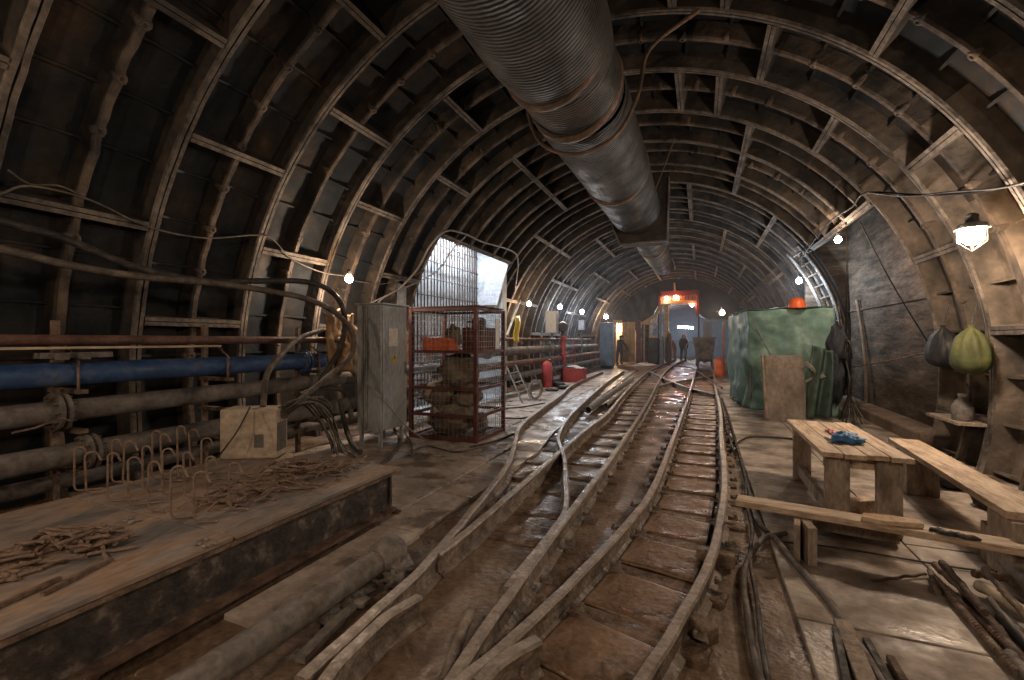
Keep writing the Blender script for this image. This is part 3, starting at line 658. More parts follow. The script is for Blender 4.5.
for (p, lab) in (([PX(846, 208, 2.2), PX(847, 260, 2.25), PX(846, 330, 2.3), PX(849, 380, 2.35), PX(846, 420, 2.3)], 'black cable hanging straight down beside the right sheet panel'),
                 ([PX(860, 222, 2.3), PX(890, 280, 2.5), PX(930, 346, 2.62)], 'taut black wire slanting down to the black bag'),
                 ([PX(853, 367, 2.5), PX(893, 360, 2.6), PX(929, 352, 2.66)], 'rusty rod tied across the right sheet panel')):
    cable('hanging_wire', p, .009 if 'rod' not in lab else .011, 'cableblack' if 'rod' not in lab else 'rust', lab, 'wire')
# cables bundle right of the tarp
for i in range(8):
    u = 842 + i * 2.2
    q = [PX(838 + i * .8, 300 + i * 6, 2.3), PX(842 + i * 1.2, 345, 2.3), PX(850 - i * .5, 385, 2.25 + i * .03), PX(838 + i * 4, 424, 2.2)]
    cable('hanging_cable', q, .013, 'rubberd' if i % 2 else 'rubber', 'dusty cable in the bundle hanging right of the green tarp', 'cable', group='cable bundle right of the green tarp')

# ================================================================== lamps
def lamp(p, kind, power, label, r=.045, out=None, cage=False, group='tunnel lamps'):
    p = V(p); t = thing('bulb_lamp', p, label, 'lamp', group)
    MB().lathe([(.001, -r), (r * .5, -r * .87), (r * .87, -r * .5), (r, 0), (r * .87, r * .5), (r * .6, r * .9), (r * .4, r * 1.3)], p, 14).build('bulb', {'w': 'warm', 'c': 'cool', 'r': 'redglow'}[kind], t)
    MB().lathe([(r * .5, r * 1.1), (r * .6, r * 1.4), (r * .55, r * 2.3), (r * .3, r * 2.5)], p, 12).build('socket', 'rubber', t)
    if cage:
        MB().lathe([(r * 1.5, r * .75), (r * 1.2, r * 1.3), (r * .5, r * 1.5)], p, 16).build('reflector', 'chrome', t)
        c = MB()
        for k in range(6):
            a = 2 * pi * k / 6; c.tube([p + V((cos(a) * r * 1.3, sin(a) * r * 1.3, r * .9)), p + V((cos(a) * r * 1.3, sin(a) * r * 1.3, -r * .6)), p + V((0, 0, -r * 1.7))], .002, 4)
        c.build('wire_guard', 'chrome', t)
    l = bpy.data.lights.new('lamp_light', 'POINT'); l.energy = power; l.shadow_soft_size = r * 1.1
    l.color = {'w': (1, .79, .61), 'c': (.78, .88, 1), 'r': (1, .3, .16)}[kind]
    lo = bpy.data.objects.new('lamp_light', l); C.objects.link(lo); lo.parent = t
    lo.location = (0, 0, -r * 1.6) if not out else out
    return t
PW = 1.
lamp(PX(349, 279, -4.55), 'w', 34 * PW, 'warm glowing bulb on the left wall above the ochre coat', .055, (.1, -.02, -.1))
lamp(CY(972, 236, 3.7), 'w', 60 * PW, 'large caged lamp glowing on the near right wall', .08, (-.22, -.1, -.12), True)
lamp(PY(838, 240, 8.7), 'w', 30 * PW, 'warm bulb hanging before the sheet panel on the right', .05, (-.1, -.15, -.1))
lamp(PY(799, 281, 11.6), 'c', 45 * PW, 'cold white bulb hanging above the green tarp', .06, (-.1, -.15, -.15))
lamp(CY(529, 304, 3.6), 'w', 30 * PW, 'warm bulb on the left wall nearest beyond the wire cage', .065, (.15, -.1, -.1))
lamp(CY(560, 307, 3.6), 'c', 44 * PW, 'cold white bulb on the left wall, nearer of two cold ones', .075, (.15, -.1, -.1))
lamp(CY(582, 312, 3.6), 'c', 44 * PW, 'cold white bulb on the left wall, farther of two cold ones', .085, (.15, -.1, -.1))
lamp(PY(606, 317, 23.4), 'w', 55 * PW, 'warm bulb above the tall blue grey cabinet', .1, (.2, -.3, 0))
lamp(PY(722, 313, 15), 'w', 45 * PW, 'warm bulb behind the left end of the green tarp', .07, (-.2, -.2, 0))
lamp(PY(667, 299, 28.6), 'w', 8 * PW, 'left warm lamp on the red gantry', .12, (0, -.35, -.1))
lamp(PY(676, 297, 28.5), 'r', 7 * PW, 'middle red lamp on the red gantry', .13, (0, -.35, 0))
lamp(PY(692, 305, 28.6), 'r', 7 * PW, 'right red lamp on the red gantry', .11, (0, -.35, 0))
# unseen lamps added behind the viewpoint to raise the overall brightness
lamp((-4.2, -1.6, 3.0), 'w', 40 * PW, 'added unseen fill bulb on the left wall behind the viewpoint', .06, (.2, 0, -.1))
lamp((1.6, -1.2, 3.0), 'w', 50 * PW, 'added unseen fill bulb on the right wall behind the viewpoint', .06, (-.2, 0, -.1))
lt = lamp((-1.7, -.9, 2.35), 'w', 30, 'added unseen fill bulb on a cord close behind the viewpoint', .06, (0, .0, -.12))  # unseen bulb and cord, added to brighten the platform and near tracks
MB().tube([(-1.7, -.9, 2.5), (-1.72, -.9, 4.9)], .008, 6).build('fill_bulb_cord', 'rubber', lt)
# light inside the side opening
t = thing('strip_lamp', (-5.0, 9, 3.8), 'cold strip lamp under the roof of the bright side opening', 'lamp')
MB().bb((-5.06, 7.7, 3.82), (-4.94, 10.4, 3.9)).build('housing', 'chrome', t); MB().tube([(-5.0, 7.8, 3.79), (-5.0, 10.3, 3.79)], .02, 8).build('tube', 'tubeglow', t)
l = bpy.data.lights.new('lamp_light', 'AREA'); l.shape = 'RECTANGLE'; l.size = .2; l.size_y = 2.6; l.energy = 36 * PW; l.color = (.78, .88, 1)
lo = bpy.data.objects.new('lamp_light', l); C.objects.link(lo); lo.parent = t; lo.location = (0, 0, -.05)
# ================================================================== ventilation duct
DX, DZ, DR = -1.245, 4.07, .53
t = thing('ventilation_duct', (DX, 4, DZ), 'huge dark corrugated ventilation duct hanging under the tunnel crown', 'duct')
def ductseg(y0, y1, r0, r1, nm='duct_section', sag=0):
    n = int((y1 - y0) * 14) + 2; pr = []
    b = MB(); nn = 40; vs = []
    for i in range(n):
        f = i / (n - 1); y = y0 + (y1 - y0) * f
        for j in range(nn):
            a = 2 * pi * j / nn; r = r0 + (r1 - r0) * f + .006 * NZ.noise(V((cos(a) * 2, sin(a) * 2, y * 3))) + .012 * NZ.noise(V((cos(a), sin(a), y)))
            r *= 1 - .04 * max(0, 1 - min(f, 1 - f) * 30)
            vs.append(V((DX + r * cos(a), y + .14 * cos(a), DZ + r * sin(a))))
    b.add(vs, [(i * nn + j, (i + 1) * nn + j, (i + 1) * nn + (j + 1) % nn, i * nn + (j + 1) % nn) for i in range(n - 1) for j in range(nn)], 0, True)
    return b.build(nm, 'duct', t)
ductseg(-4, 4.0, DR + .02, DR + .02); ductseg(4.0, 4.75, DR - .01, DR - .02); ductseg(4.78, 7.3, DR, DR - .01); ductseg(7.3, 9.75, DR - .02, DR - .03); ductseg(10.05, 13.2, .40, .39); ductseg(13.2, 17.2, .39, .36)
for y, r in ((4.0, .545), (4.77, .535), (7.3, .53), (13.2, .41)):
    MB().lathe([(r - .03, -.05), (r + .006, -.035), (r + .01, 0), (r + .006, .035), (r - .03, .05)], (DX, y, DZ), 40, axis=(.26, 1, 0)).build('band', 'ductband', t)
b = MB(); b.prism([(-1.72, 9.7, 4.68), (-1.72, 9.7, 3.80), (-1.56, 9.7, 3.40), (-.62, 9.7, 3.40), (-.58, 9.7, 4.68)], (0, .42, 0)); b.build('transition_box', 'duct', t, bev=.01)
b = MB()
pp = [(-1.72, 4.68), (-1.72, 3.80), (-1.56, 3.40), (-.62, 3.40), (-.58, 4.68)]
for q, w_ in zip(pp, pp[1:]): b.beam((q[0], 9.68, q[1]), (w_[0], 9.68, w_[1]), .06, .03)
b.build('frame', 'gpipe', t)
# hanger strap around the duct and loose tail
q = [ringpt(3.98, 72, 5.0), V((-.5, 5.05, 4.5)), V((-.62, 5.0, 4.0)), V((-.85, 5.0, 3.62)), V((-1.25, 4.95, 3.46)), V((-1.65, 4.95, 3.62)), V((-1.86, 5.0, 4.05)), V((-1.9, 5.0, 4.75))]
cable('hanger_strap', q, .022, 'ductband', 'rusty strap slung under the near duct hanging from the crown', 'strap')
cable('hanger_strap', [ringpt(3.98, 78, 8.3), V((-.6, 8.2, 4.3)), V((-.72, 8.1, 3.95))], .012, 'ductband', 'short strap hanging beside the duct farther in', 'strap')

# ================================================================== electrical cabinet
ca = (-4.1, -3.7, 4.68, 5.2, .24, 1.85)
t = thing('electrical_cabinet', (-3.9, 4.94, 0), 'tall grey steel electrical cabinet with a warning triangle on legs', 'cabinet')
MB().bb((ca[0], ca[2], ca[4]), (ca[1] - .02, ca[3], ca[5])).build('cabinet_body', 'cabinet', t, bev=.008)
d_ = MB().bb((ca[1] - .02, ca[2] + .015, ca[4] + .02), (ca[1] + .006, ca[3] - .015, ca[5] - .02)).build('door', 'cabinet', t, bev=.005)
MB().bb((ca[0] - .02, ca[2] - .02, ca[5]), (ca[1] + .03, ca[3] + .02, ca[5] + .02)).build('rain_cover', 'cabinet', t)
MB().bb((ca[1] + .007, 4.80, 1.32), (ca[1] + .01, 4.98, 1.55)).build('notice', 'paper', d_)
b = MB(); b.prism([(ca[1] + .007, 4.85, 1.11), (ca[1] + .007, 4.97, 1.11), (ca[1] + .007, 4.91, 1.225)], (.004, 0, 0)); w_ = b.build('warning_triangle', 'yellow', d_); w_['label'] = 'yellow warning triangle with lightning bolt'
b = MB(); X_ = ca[1] + .0125; b.prism([(X_, 4.905, 1.19), (X_, 4.895, 1.16), (X_, 4.91, 1.16), (X_, 4.905, 1.125), (X_, 4.925, 1.168), (X_, 4.91, 1.168), (X_, 4.917, 1.19)], (.001, 0, 0)); 
bo = b.build('bolt_symbol', 'rubber', w_) if False else b.build('bolt_symbol', 'rubber', t)
MB().bb((ca[1] + .006, 5.13, .95), (ca[1] + .03, 5.15, 1.1)).build('handle', 'chrome', t)
for x in (ca[0] + .04, ca[1] - .06):
    for y in (ca[2] + .04, ca[3] - .04): MB().bb((x - .02, y - .02, .028), (x + .02, y + .02, .24)).build('leg', 'cabinet', t)
b = MB(); b.tube([(-4.0, 4.665, .26), (-4.0, 4.665, 1.83)], .012, 8); b.tube([(-3.94, 4.665, .26), (-3.94, 4.665, 1.83)], .012, 8); b.build('side_conduit', 'paleplastic', t)
cable('rope', [PX(367, 383, -3.75), PX(385, 402, -3.6), PX(405, 425, -3.4), PX(425, 440, -3.1)], .009, 'paleplastic', 'pale rope slanting down across the grey cabinet front', 'rope')
cable('floor_cable', [G(392, 425, .06), G(400, 440, .05), G(392, 455, .05), G(380, 466, .05), G(372, 474, .06)], .02, 'rubberd', 'dusty cable snaking on the slab before the cabinet', 'cable')
cable('floor_cable', [G(402, 428, .06), G(412, 445, .05), G(410, 456, .05), G(425, 446, .05), G(455, 452, .05), G(480, 447, .05)], .012, 'rubberd', 'thin cable trailing from the cabinet past the wire cage', 'cable')

# ochre cloth behind cabinet
def cf(a, b_):
    p = PX(324 + 30 * a + 6 * b_, 312 + 62 * b_ + 4 * sin(a * 9), -4.35 + .1 * sin(a * 7 + b_ * 4) + .12 * b_)
    return p + V((.05 * NZ.noise(p * 9), .03 * NZ.noise(p * 8 + V((3, 0, 0))), 0))
tag(MB().grid(cf, 24, 30).build('work_coat', 'coat', base=PX(340, 312, -4.4), solid=.03), 'ochre brown work coat hanging on the wall left of the cabinet', 'coat')

# ================================================================== wire cage rack
x0, x1, y0, y1, zt = -3.77, -2.75, 5.4, 6.3, 1.84
t = thing('wire_cage', ((x0 + x1) / 2, (y0 + y1) / 2, 0), 'dark red steel cage rack with wire mesh sides', 'cage')
for x in (x0, x1):
    for y in (y0, y1): MB().bb((x - .025, y - .025, .03), (x + .025, y + .025, zt)).build('post', 'red', t)
for z in (.06, .37, .74, 1.24, 1.82):
    b = MB()
    for y in (y0, y1): b.bb((x0, y - .02, z - .02), (x1, y + .02, z + .02))
    for x in (x0, x1): b.bb((x - .02, y0, z - .02), (x + .02, y1, z + .02))
    b.build('shelf_frame', 'red', t)
for z in (.05, 1.225): MB().bb((x0, y0, z - .006), (x1, y1, z + .006)).build('shelf', 'rustdark', t)
b = MB()
for k in range(7): b.bb((x0 - .03, y0 + .13 * k, 1.85), (x1 + .02, y0 + .13 * k + .1, 1.865))
b.build('roof_slats', 'rustdark', t)
def meshp(a, du, dv, nu, nv):
    b = MB(); a = V(a); du = V(du); dv = V(dv)
    for i in range(nu + 1): b.tube([a + du * (i / nu), a + du * (i / nu) + dv], .0032, 4)
    for i in range(nv + 1): b.tube([a + dv * (i / nv), a + dv * (i / nv) + du], .0032, 4)
    return b.build('wire_mesh', 'chrome', t)
meshp((x0, y0 - .012, .06), (x1 - x0, 0, 0), (0, 0, 1.76), 15, 24); meshp((x1 + .012, y0, .06), (0, y1 - y0, 0), (0, 0, 1.76), 12, 24)
meshp((x0 - .012, y0, .06), (0, y1 - y0, 0), (0, 0, 1.76), 12, 24); meshp((x0, y1 + .012, .06), (x1 - x0, 0, 0), (0, 0, 1.76), 15, 24)
for i, (x, y, z, r, lab) in enumerate(((-3.32, 5.80, .30, (.34, .3, .26), 'lowest lumpy brown sack on the floor of the wire cage'), (-3.48, 5.8, .62, (.28, .27, .2), 'middle left brown sack in the wire cage'), (-3.12, 5.85, .60, (.22, .25, .17), 'darker small sack at middle right in the wire cage'), (-3.25, 5.85, .96, (.3, .28, .24), 'topmost big brown sack in the wire cage'))):
    tag(MB().blob((x, y, z), r, .2, 24, seed=i * 2.2 + 1, freq=1.8, flat=z - r[2] * .93).build('sack', 'stone', base=(x, y, z - r[2])), lab, 'sack', 'sacks in the wire cage')
b = MB(); t2 = thing('orange_crate', (-3.4, 5.6, 1.24), 'orange plastic crate on the upper shelf of the wire cage', 'crate')
b.bb((-3.62, 5.46, 1.24), (-3.2, 5.74, 1.255)); [b.bb(p, q) for p, q in (((-3.62, 5.46, 1.24), (-3.2, 5.475, 1.42)), ((-3.62, 5.725, 1.24), (-3.2, 5.74, 1.42)), ((-3.62, 5.46, 1.24), (-3.605, 5.74, 1.42)), ((-3.215, 5.46, 1.24), (-3.2, 5.74, 1.42)))]
b.build('crate_body', 'orange', t2); MB().bb((-3.63, 5.45, 1.40), (-3.19, 5.465, 1.43)).bb((-3.63, 5.735, 1.40), (-3.19, 5.75, 1.43)).build('rim', 'orange', t2)
t2 = thing('pump_unit', (-3.0, 6.0, 1.24), 'dark red machine box on the upper shelf of the wire cage', 'machine')
MB().bb((-3.15, 5.75, 1.24), (-2.82, 6.2, 1.58)).build('housing', 'red', t2, bev=.02); MB().lathe([(.1, 0), (.1, .12), (.05, .15)], (-2.99, 5.97, 1.58), 14).build('cap', 'rustdark', t2)
MB().tube([(-3.1, 5.8, 1.58), (-3.1, 5.8, 1.66), (-2.87, 5.8, 1.66), (-2.87, 5.8, 1.58)], .012, 6).build('handle', 'rustdark', t2)
tag(MB().blob((-3.27, 5.72, 1.44), (.12, .1, .17), .3, 14, seed=4, flat=1.25).build('dusty_bundle', 'stone', base=(-3.27, 5.7, 1.25)), 'crumpled dusty bundle standing behind the orange crate', 'bundle')
tag(MB().box((-2.732, 6.05, 1.5), (.008, .12, .42)).build('cardboard_tag', 'paper', base=(-2.73, 6.05, 1.3)), 'pale strip of card hung on the right side of the cage', 'card')
tag(MB().blob((-2.95, 5.95, .2), (.1, .1, .15), .3, 12, seed=8, flat=.06).build('canister', 'gpipe', base=(-2.95, 5.95, .06)), 'small grey can on the floor of the wire cage', 'can')

# ================================================================== items beyond cage, left
p = G(547, 387, .03); t = thing('gas_cylinder', p, 'large red gas cylinder standing beyond the ladder', 'cylinder')
MB().lathe([(.14, 0), (.155, .02), (.155, .62), (.13, .7), (.06, .74), (.04, .76)], p, 20).build('cylinder_body', 'redb', t)
MB().lathe([(.03, .76), (.03, .83), (.045, .84), (.045, .87), (.01, .88)], p, 10).tube([p + V((.03, 0, .8)), p + V((.12, 0, .8))], .012, 6).build('valve', 'chrome', t)
a = G(563, 382, .03); t = thing('red_toolbox', a + V((.3, 0, 0)), 'red metal box with white papers on its lid', 'box')
MB().bb(a + V((0, 0, 0)), a + V((.66, .5, .42))).build('box_body', 'redbox', t, bev=.01); MB().bb(a + V((-.015, -.015, .42)), a + V((.675, .515, .45))).build('lid', 'redbox', t, bev=.01)
tag(MB().grid(lambda u_, v_: a + V((.05 + .55 * u_, .03 + .42 * v_, .47 + .09 * abs(NZ.noise(V((u_ * 3, v_ * 3, 1)))) + .03 * sin(u_ * 5))), 12, 10, smooth=False).build('crumpled_paper', 'paper', base=a + V((0, 0, .46)), solid=.01), 'crumpled white sheet lying on the red box', 'paper')
p = PY(563, 370, 15.0); p.z = 0
t = thing('valve_standpipe', p, 'tall red valve standpipe behind the red box', 'standpipe')
MB().tube([p, p + V((0, 0, 1.55))], .09, 14).build('pipe_body', 'redbox', t)
for z in (.35, .95, 1.5): MB().lathe([(.09, -.03), (.16, -.03), (.16, .03), (.09, .03)], p + V((0, 0, z)), 16, smooth=False).build('flange', 'redb', t)
MB().tube([p + V((0, 0, 1.55)), p + V((0, 0, 1.8))], .05, 10).build('riser', 'rustdark', t)
MB().lathe([(.15, -.02), (.18, 0), (.15, .02)], p + V((0, -.05, 1.85)), 16, axis=(0, 1, 0)).build('handwheel', 'rustdark', t)
p2 = p + V((-.25, 2.4, 0)); t = thing('valve_standpipe', p2, 'shorter red valve farther behind the tall red standpipe', 'standpipe')
MB().tube([p2, p2 + V((0, 0, 1.3))], .07, 12).build('pipe_body', 'redbox', t)
for z in (.4, .8, 1.25): MB().lathe([(.07, -.03), (.13, -.03), (.13, .03), (.07, .03)], p2 + V((0, 0, z)), 14, smooth=False).build('flange', 'redb', t)
# ladder
A, B_ = G(522.5, 403, .03), G(531, 400, .03); A2 = PX(507, 368, -4.15); B2 = PX(516, 366, -4.15)
t = thing('ladder', A, 'small pale steel ladder leaning on the left pipes', 'ladder')
for a_, c_ in ((A, A2), (B_, B2)): MB().beam(a_, c_ + (c_ - a_) * .05, .022, .03).build('stile', 'ladder', t)
for k in range(1, 4): f = k / 3.6; MB().tube([A.lerp(A2, f), B_.lerp(B2, f)], .011, 6).build('rung', 'ladder', t)
# coil
cc = G(534, 400, .05); q = []
for i in range(90): a = i / 90 * 2 * pi * 7; rr = .2 + .03 * sin(a * .37); q.append(cc + V((.35 * rr * cos(a) + .02 * sin(i), .1 + rr * cos(a), .22 + rr * sin(a))))
tag(MB().tube(q, .009, 5).build('cable_coil', 'paleplastic', base=cc), 'pale coil of cable leaning beside the ladder foot', 'coil')
for i, (u, v, s_) in enumerate(((556, 386, .2), (564, 389, .16), (552, 391, .13))):
    p = G(u, v, .03); tag(MB().blob(p + V((0, 0, s_ * .25)), (s_ * 1.5, s_, s_ * .35), .45, 14, seed=i, flat=.03).build('scrap_heap', 'rubber', base=p), ['dark scrap heap right beside the red gas cylinder', 'dark scrap heap before the red box', 'flat dark scrap nearest the coil of cable'][i], 'scrap', 'scrap on the left slab')
for i, (a_, c_) in enumerate((((488, 408), (545, 403)), ((505, 418), (540, 414)), ((470, 447), (520, 431)))):
    cable('floor_cable', [G(*a_, .045), G((a_[0] + c_[0]) / 2, (a_[1] + c_[1]) / 2 + 2, .045), G(*c_, .045)], .012, 'rubber', ['black cable across the slab at the ladder foot', 'short black cable on the slab beyond the cage', 'black cable beside the cage foot'][i], 'cable')
# control boxes on left wall far
for i, (u, v, w_, h_, Y) in enumerate(((582, 325, .22, .38, 17.5), (552, 322, .36, .7, 14.2))):
    p = PY(u, v, Y); tag(MB().box(p, (w_, .25, h_)).box(p + V((0, -.13, 0)), (w_ * .8, .02, h_ * .85)).build('switch_box', 'cabinet' if i else 'whitesheet', base=p), ['small pale switch box under the farther cold lamp', 'grey switch box under the nearer cold lamp'][i], 'switch box')
    tag(MB().box((p.x - .05, p.y + .16, p.z / 2), (.06, .05, p.z)).build('mounting_post', 'gpipe', base=(p.x, p.y + .16, 0)), ['post carrying the small pale switch box', 'post carrying the grey switch box'][i], 'post')
tag(MB().grid(lambda a_, b_: PX(514 + 5 * a_, 316 + 26 * b_, -4.4) + V((.03 * sin(b_ * 6), 0, 0)), 3, 12).build('hanging_strip', mat and 'yellow', base=PX(516, 316, -4.4), solid=.02), 'narrow yellow green strip hanging on the wall beyond the cage', 'strip')
tag(MB().beam(PX(520, 300, -4.5), PX(507, 335, -4.1), .05, .02).build('wood_lath', 'wood', base=PX(507, 335, -4.1)), 'slanting wooden lath against the wall behind the cage', 'lath')
# blue-grey cabinet by the cabins
A = G(600, 368, 0); t = thing('tall_cabinet', A, 'tall blue grey steel cabinet beside the lit doorway', 'cabinet')
MB().bb(A + V((0, 0, .12)), A + V((.62, .6, 2.28))).build('cabinet_body', 'cabinetblue', t, bev=.02)
MB().bb(A + V((.03, -.02, .17)), A + V((.59, 0, 2.23))).build('door', 'cabinetblue', t, bev=.01); MB().bb(A + V((.5, -.04, 1.1)), A + V((.54, -.02, 1.3))).build('handle', 'chrome', t)
MB().bb(A + V((.03, .03, 0)), A + V((.59, .57, .12))).build('plinth', 'dark', t)

# ================================================================== far bulkhead, cabins, gantry
YB = 29.6
zb = [(596, 322), (625, 323), (646, 322), (655, 315), (660, 305), (664, 303), (690, 303), (694, 307), (699, 315), (706, 319.5), (748, 320)]
b = MB()
pts = []
xa, xb_ = CX - 4.1, CX + 4.1
def zlow(x):
    # interpolate in world at YB
    w_ = [(PY(u, v, YB).x, PY(u, v, YB).z) for u, v in zb]
    if x <= w_[0][0]: return w_[0][1]
    for (p0, q0), (p1, q1) in zip(w_, w_[1:]):
        if x <= p1: return q0 + (q1 - q0) * (x - p0) / (p1 - p0)
    return w_[-1][1]
n = 60; low = [(xa + (xb_ - xa) * i / n) for i in range(n + 1)]
for i in range(n):
    xl, xr = low[i], low[i + 1]
    def top(x): return CZ + sqrt(max(.01, 4.2**2 - (x - CX)**2))
    za, zc = zlow(xl), zlow(xr)
    if top(xl) < za and top(xr) < zc: continue
    ta, tc_ = max(top(xl), za + .02), max(top(xr), zc + .02)
    b.prism([(xl, YB - .9, za), (xr, YB - .9, zc), (xr, YB - .9, tc_), (xl, YB - .9, ta)], (0, 1.4, 0), 0)
struct(b.build('wall_end', 'dark'))
# inner tunnel beyond the bulkhead
b = MB()
for k in range(10):
    ya = 30.2 + k * 1.0
    fr = []
    for i in range(40): ph = -20 + 220 * i / 39; rad = V((cos(R_(ph)), 0, sin(R_(ph)))); fr.append((V((-.6, 0, .9)), rad, V((0, 1, 0))))
    b.sweep([(3.2, ya), (3.2, ya + .12), (3.35, ya + .14), (3.35, ya + .98), (3.45, ya + 1.), (3.45, ya)], fr)
struct(b.build('wall_far', 'concrete'))
struct(MB().bb((-5, 40, -.2), (4, 40.2, 5)).build('wall_far', 'cabinetblue'))
t = thing('strip_lamp', PY(684, 328, 34), 'cold strip lamp glowing deep inside the far tunnel', 'lamp')
MB().tube([PY(678, 327, 34), PY(693, 328, 34)], .06, 8).build('tube', 'tubeglow', t); MB().tube([PY(677, 325.6, 34.1), PY(694, 326.6, 34.1)], .04, 6).build('housing', 'chrome', t)
l = bpy.data.lights.new('lamp_light', 'POINT'); l.energy = 120 * PW; l.color = (.65, .8, 1); l.shadow_soft_size = .2
lo = bpy.data.objects.new('lamp_light', l); C.objects.link(lo); lo.parent = t; lo.location = (0, -.4, -.1)
# left site cabins
def pan(u0, u1, v0, v1, Y, m, name, lab, parent=None, th=.08):
    a_, c_ = PY(u0, v1, Y), PY(u1, v0, Y); a_.z = max(a_.z, .0)
    o = MB().bb((a_.x, Y, a_.z), (c_.x, Y + th, c_.z)).build(name, m, parent, base=None if parent else (a_.x, Y, a_.z), bev=.01)
    return o
t = thing('site_cabin', PY(628, 362, 28.4), 'ochre panelled site cabin with lit doorway at the far left', 'cabin')
pan(622, 629, 322, 362, 28.4, 'ypost', 'wall_panel', '', t); pan(629.5, 635, 322, 362, 28.4, 'ypost', 'wall_panel', '', t); pan(636, 641, 320, 363, 28.2, 'red', 'red_panel', '', t); pan(613, 616, 320, 364, 28.2, 'wood', 'door_frame', '', t)
pan(641.5, 649, 322, 362, 28.6, 'panel', 'dark_panel', '', t); pan(616, 622, 320, 323, 28.3, 'wood', 'lintel', '', t)
MB().bb((PY(613, 350, 29.6).x, 29.6, 0), (PY(626, 350, 29.6).x, 29.7, 3)).build('back_panel', 'wood', t)
l = thing('bulb_lamp', PY(618, 326, 29.2), 'warm lamp inside the lit cabin doorway', 'lamp', 'tunnel lamps'); pL = PY(618, 326, 29.2)
MB().lathe([(.001, -.1), (.1, 0), (.05, .1)], pL, 10).build('bulb', 'warm', l)
ld = bpy.data.lights.new('lamp_light', 'POINT'); ld.energy = 60; ld.color = (1, .7, .45); ld.shadow_soft_size = .1; lo = bpy.data.objects.new('lamp_light', ld); C.objects.link(lo); lo.parent = l; lo.location = (0, -.2, -.1)
# red gantry
YG = 28.4; t = thing('red_gantry', PY(677, 303, YG), 'red painted gantry frame with lamps over the far portal', 'gantry')
def rb(u0, v0, u1, v1, d_=.25, m='gantry', nm='beam', Y=YG): a_, c_ = PY(u0, v0, Y), PY(u1, v1, Y); return MB().bb((a_.x, Y, a_.z), (c_.x, Y + d_, c_.z)).build(nm, m, t, bev=.03)
rb(658, 291, 699, 295); rb(660, 301, 697, 303.5, m='ypost'); rb(658, 291, 661, 308, nm='side_plate'); rb(696, 291, 699.5, 316, nm='side_plate')
rb(661, 295, 696, 301, .1, 'ypost', 'back_panel', YG + .2)
for u in range(664, 696, 4): rb(u, 295, u + .8, 302, .08, 'gantry', 'stanchion', YG + .1)
rb(658, 308, 659.5, 363, .15, 'dark', 'leg'); rb(698, 316, 699.5, 363, .15, 'dark', 'leg')
MB().tube([PY(675, 291, YG), PY(674.5, 283, YG)], .06, 8).build('hook_rod', 'ypost', t)
# ochre posts / stairs under it
t = thing('access_stair', PY(655, 325, 28), 'ochre access stair and post below the red gantry', 'stair')
MB().beam(PY(643, 323.5, 28), PY(655, 316, 28), .12, .2).beam(PY(655, 316, 28), PY(661, 305, 28), .12, .2).build('stringer', 'ypost', t)
MB().beam(PY(642, 323.5, 28), PY(657, 323.5, 28), .5, .12).build('landing', 'ypost', t)
MB().beam(PY(666.5, 304, 28), PY(667, 362, 28), .22, .22).build('post', 'ypost', t); MB().beam(PY(661, 308, 28), PY(661.5, 362, 28), .1, .1).build('post', 'cabinetblue', t)
MB().beam(PY(650, 324, 28), PY(650, 362, 28), .1, .1).build('post', 'ypost', t); MB().beam(PY(644, 324, 28), PY(644, 362, 28), .1, .1).build('post', 'woodd', t)
for i, (u0, u1, v0, m_, Y, lab) in enumerate(((648, 658, 338, 'dark', 26.5, 'dark machine block below the ochre stair'), (659, 663, 336, 'cabinetblue', 26.8, 'blue grey upright unit left of the ochre post'), (667, 671, 333, 'clothb', 27.5, 'brown upright crate right of the ochre post'))):
    a_, c_ = PY(u0, 364, Y), PY(u1, v0, Y)
    t = thing('machine_unit', (a_.x, Y, 0), lab, 'machine')
    MB().bb((a_.x, Y, 0), (c_.x, Y + .7, c_.z)).build('housing', m_, t, bev=.05); MB().bb((a_.x + .08, Y + .1, c_.z), (c_.x - .08, Y + .5, c_.z + .12)).build('top_unit', 'ypost', t, bev=.03)
p = G(657, 361, 0); tag(MB().blob(p + V((0, 0, .15)), (.35, .3, .2), .4, 12, seed=3, flat=0.).build('rubble_heap', 'ypost', base=p), 'small ochre rubble heap beside the dark machine block', 'rubble', kind='stuff')
p = G(644, 366, 0); tag(MB().blob(p + V((0, 0, .05)), (.7, .5, .1), .4, 12, seed=6, flat=0.).build('rubble_heap', 'paper', base=p), 'pale flat debris before the cabin', 'rubble', kind='stuff')
# column and orange things right of wagon
tag(MB().bb(PY(722.5, 364, 17), PY(725, 322, 17) + V((0, .2, 0))).build('steel_column', 'red', base=PY(723, 364, 17)), 'reddish upright post left of the green tarp', 'post')
p = G(719.5, 363, 0); p = PY(719.5, 360, 19); p.z = .0
t = thing('plastic_drum', p, 'orange plastic drum beside the reddish post', 'drum'); MB().lathe([(.16, 0), (.2, .02), (.2, .3), (.17, .34), (.19, .38), (.19, .62), (.14, .7), (.02, .71)], p, 16).build('drum_body', 'orange', t); MB().lathe([(.06, .71), (.06, .75), (.0, .76)], p, 10).build('cap', 'orange', t)
tag(MB().bb(PY(703, 362, 31.5) * 1, PY(712, 322, 31.5) + V((0, .3, 0))).build('steel_column', 'cabinetblue', base=PY(706, 362, 31.5)), 'blue grey upright behind the mine wagon', 'post')
q = []
for i in range(60): a_ = i / 60 * 2 * pi * 5; q.append(PY(690.5, 351, 29) + V((.3 * cos(a_), .1 * sin(a_ * 1.3), .55 * sin(a_))))
tag(MB().tube(q, .03, 5).build('cable_coil', 'paleplastic', base=PY(690, 352, 29)), 'pale coiled hose hanging left of the mine wagon', 'coil')

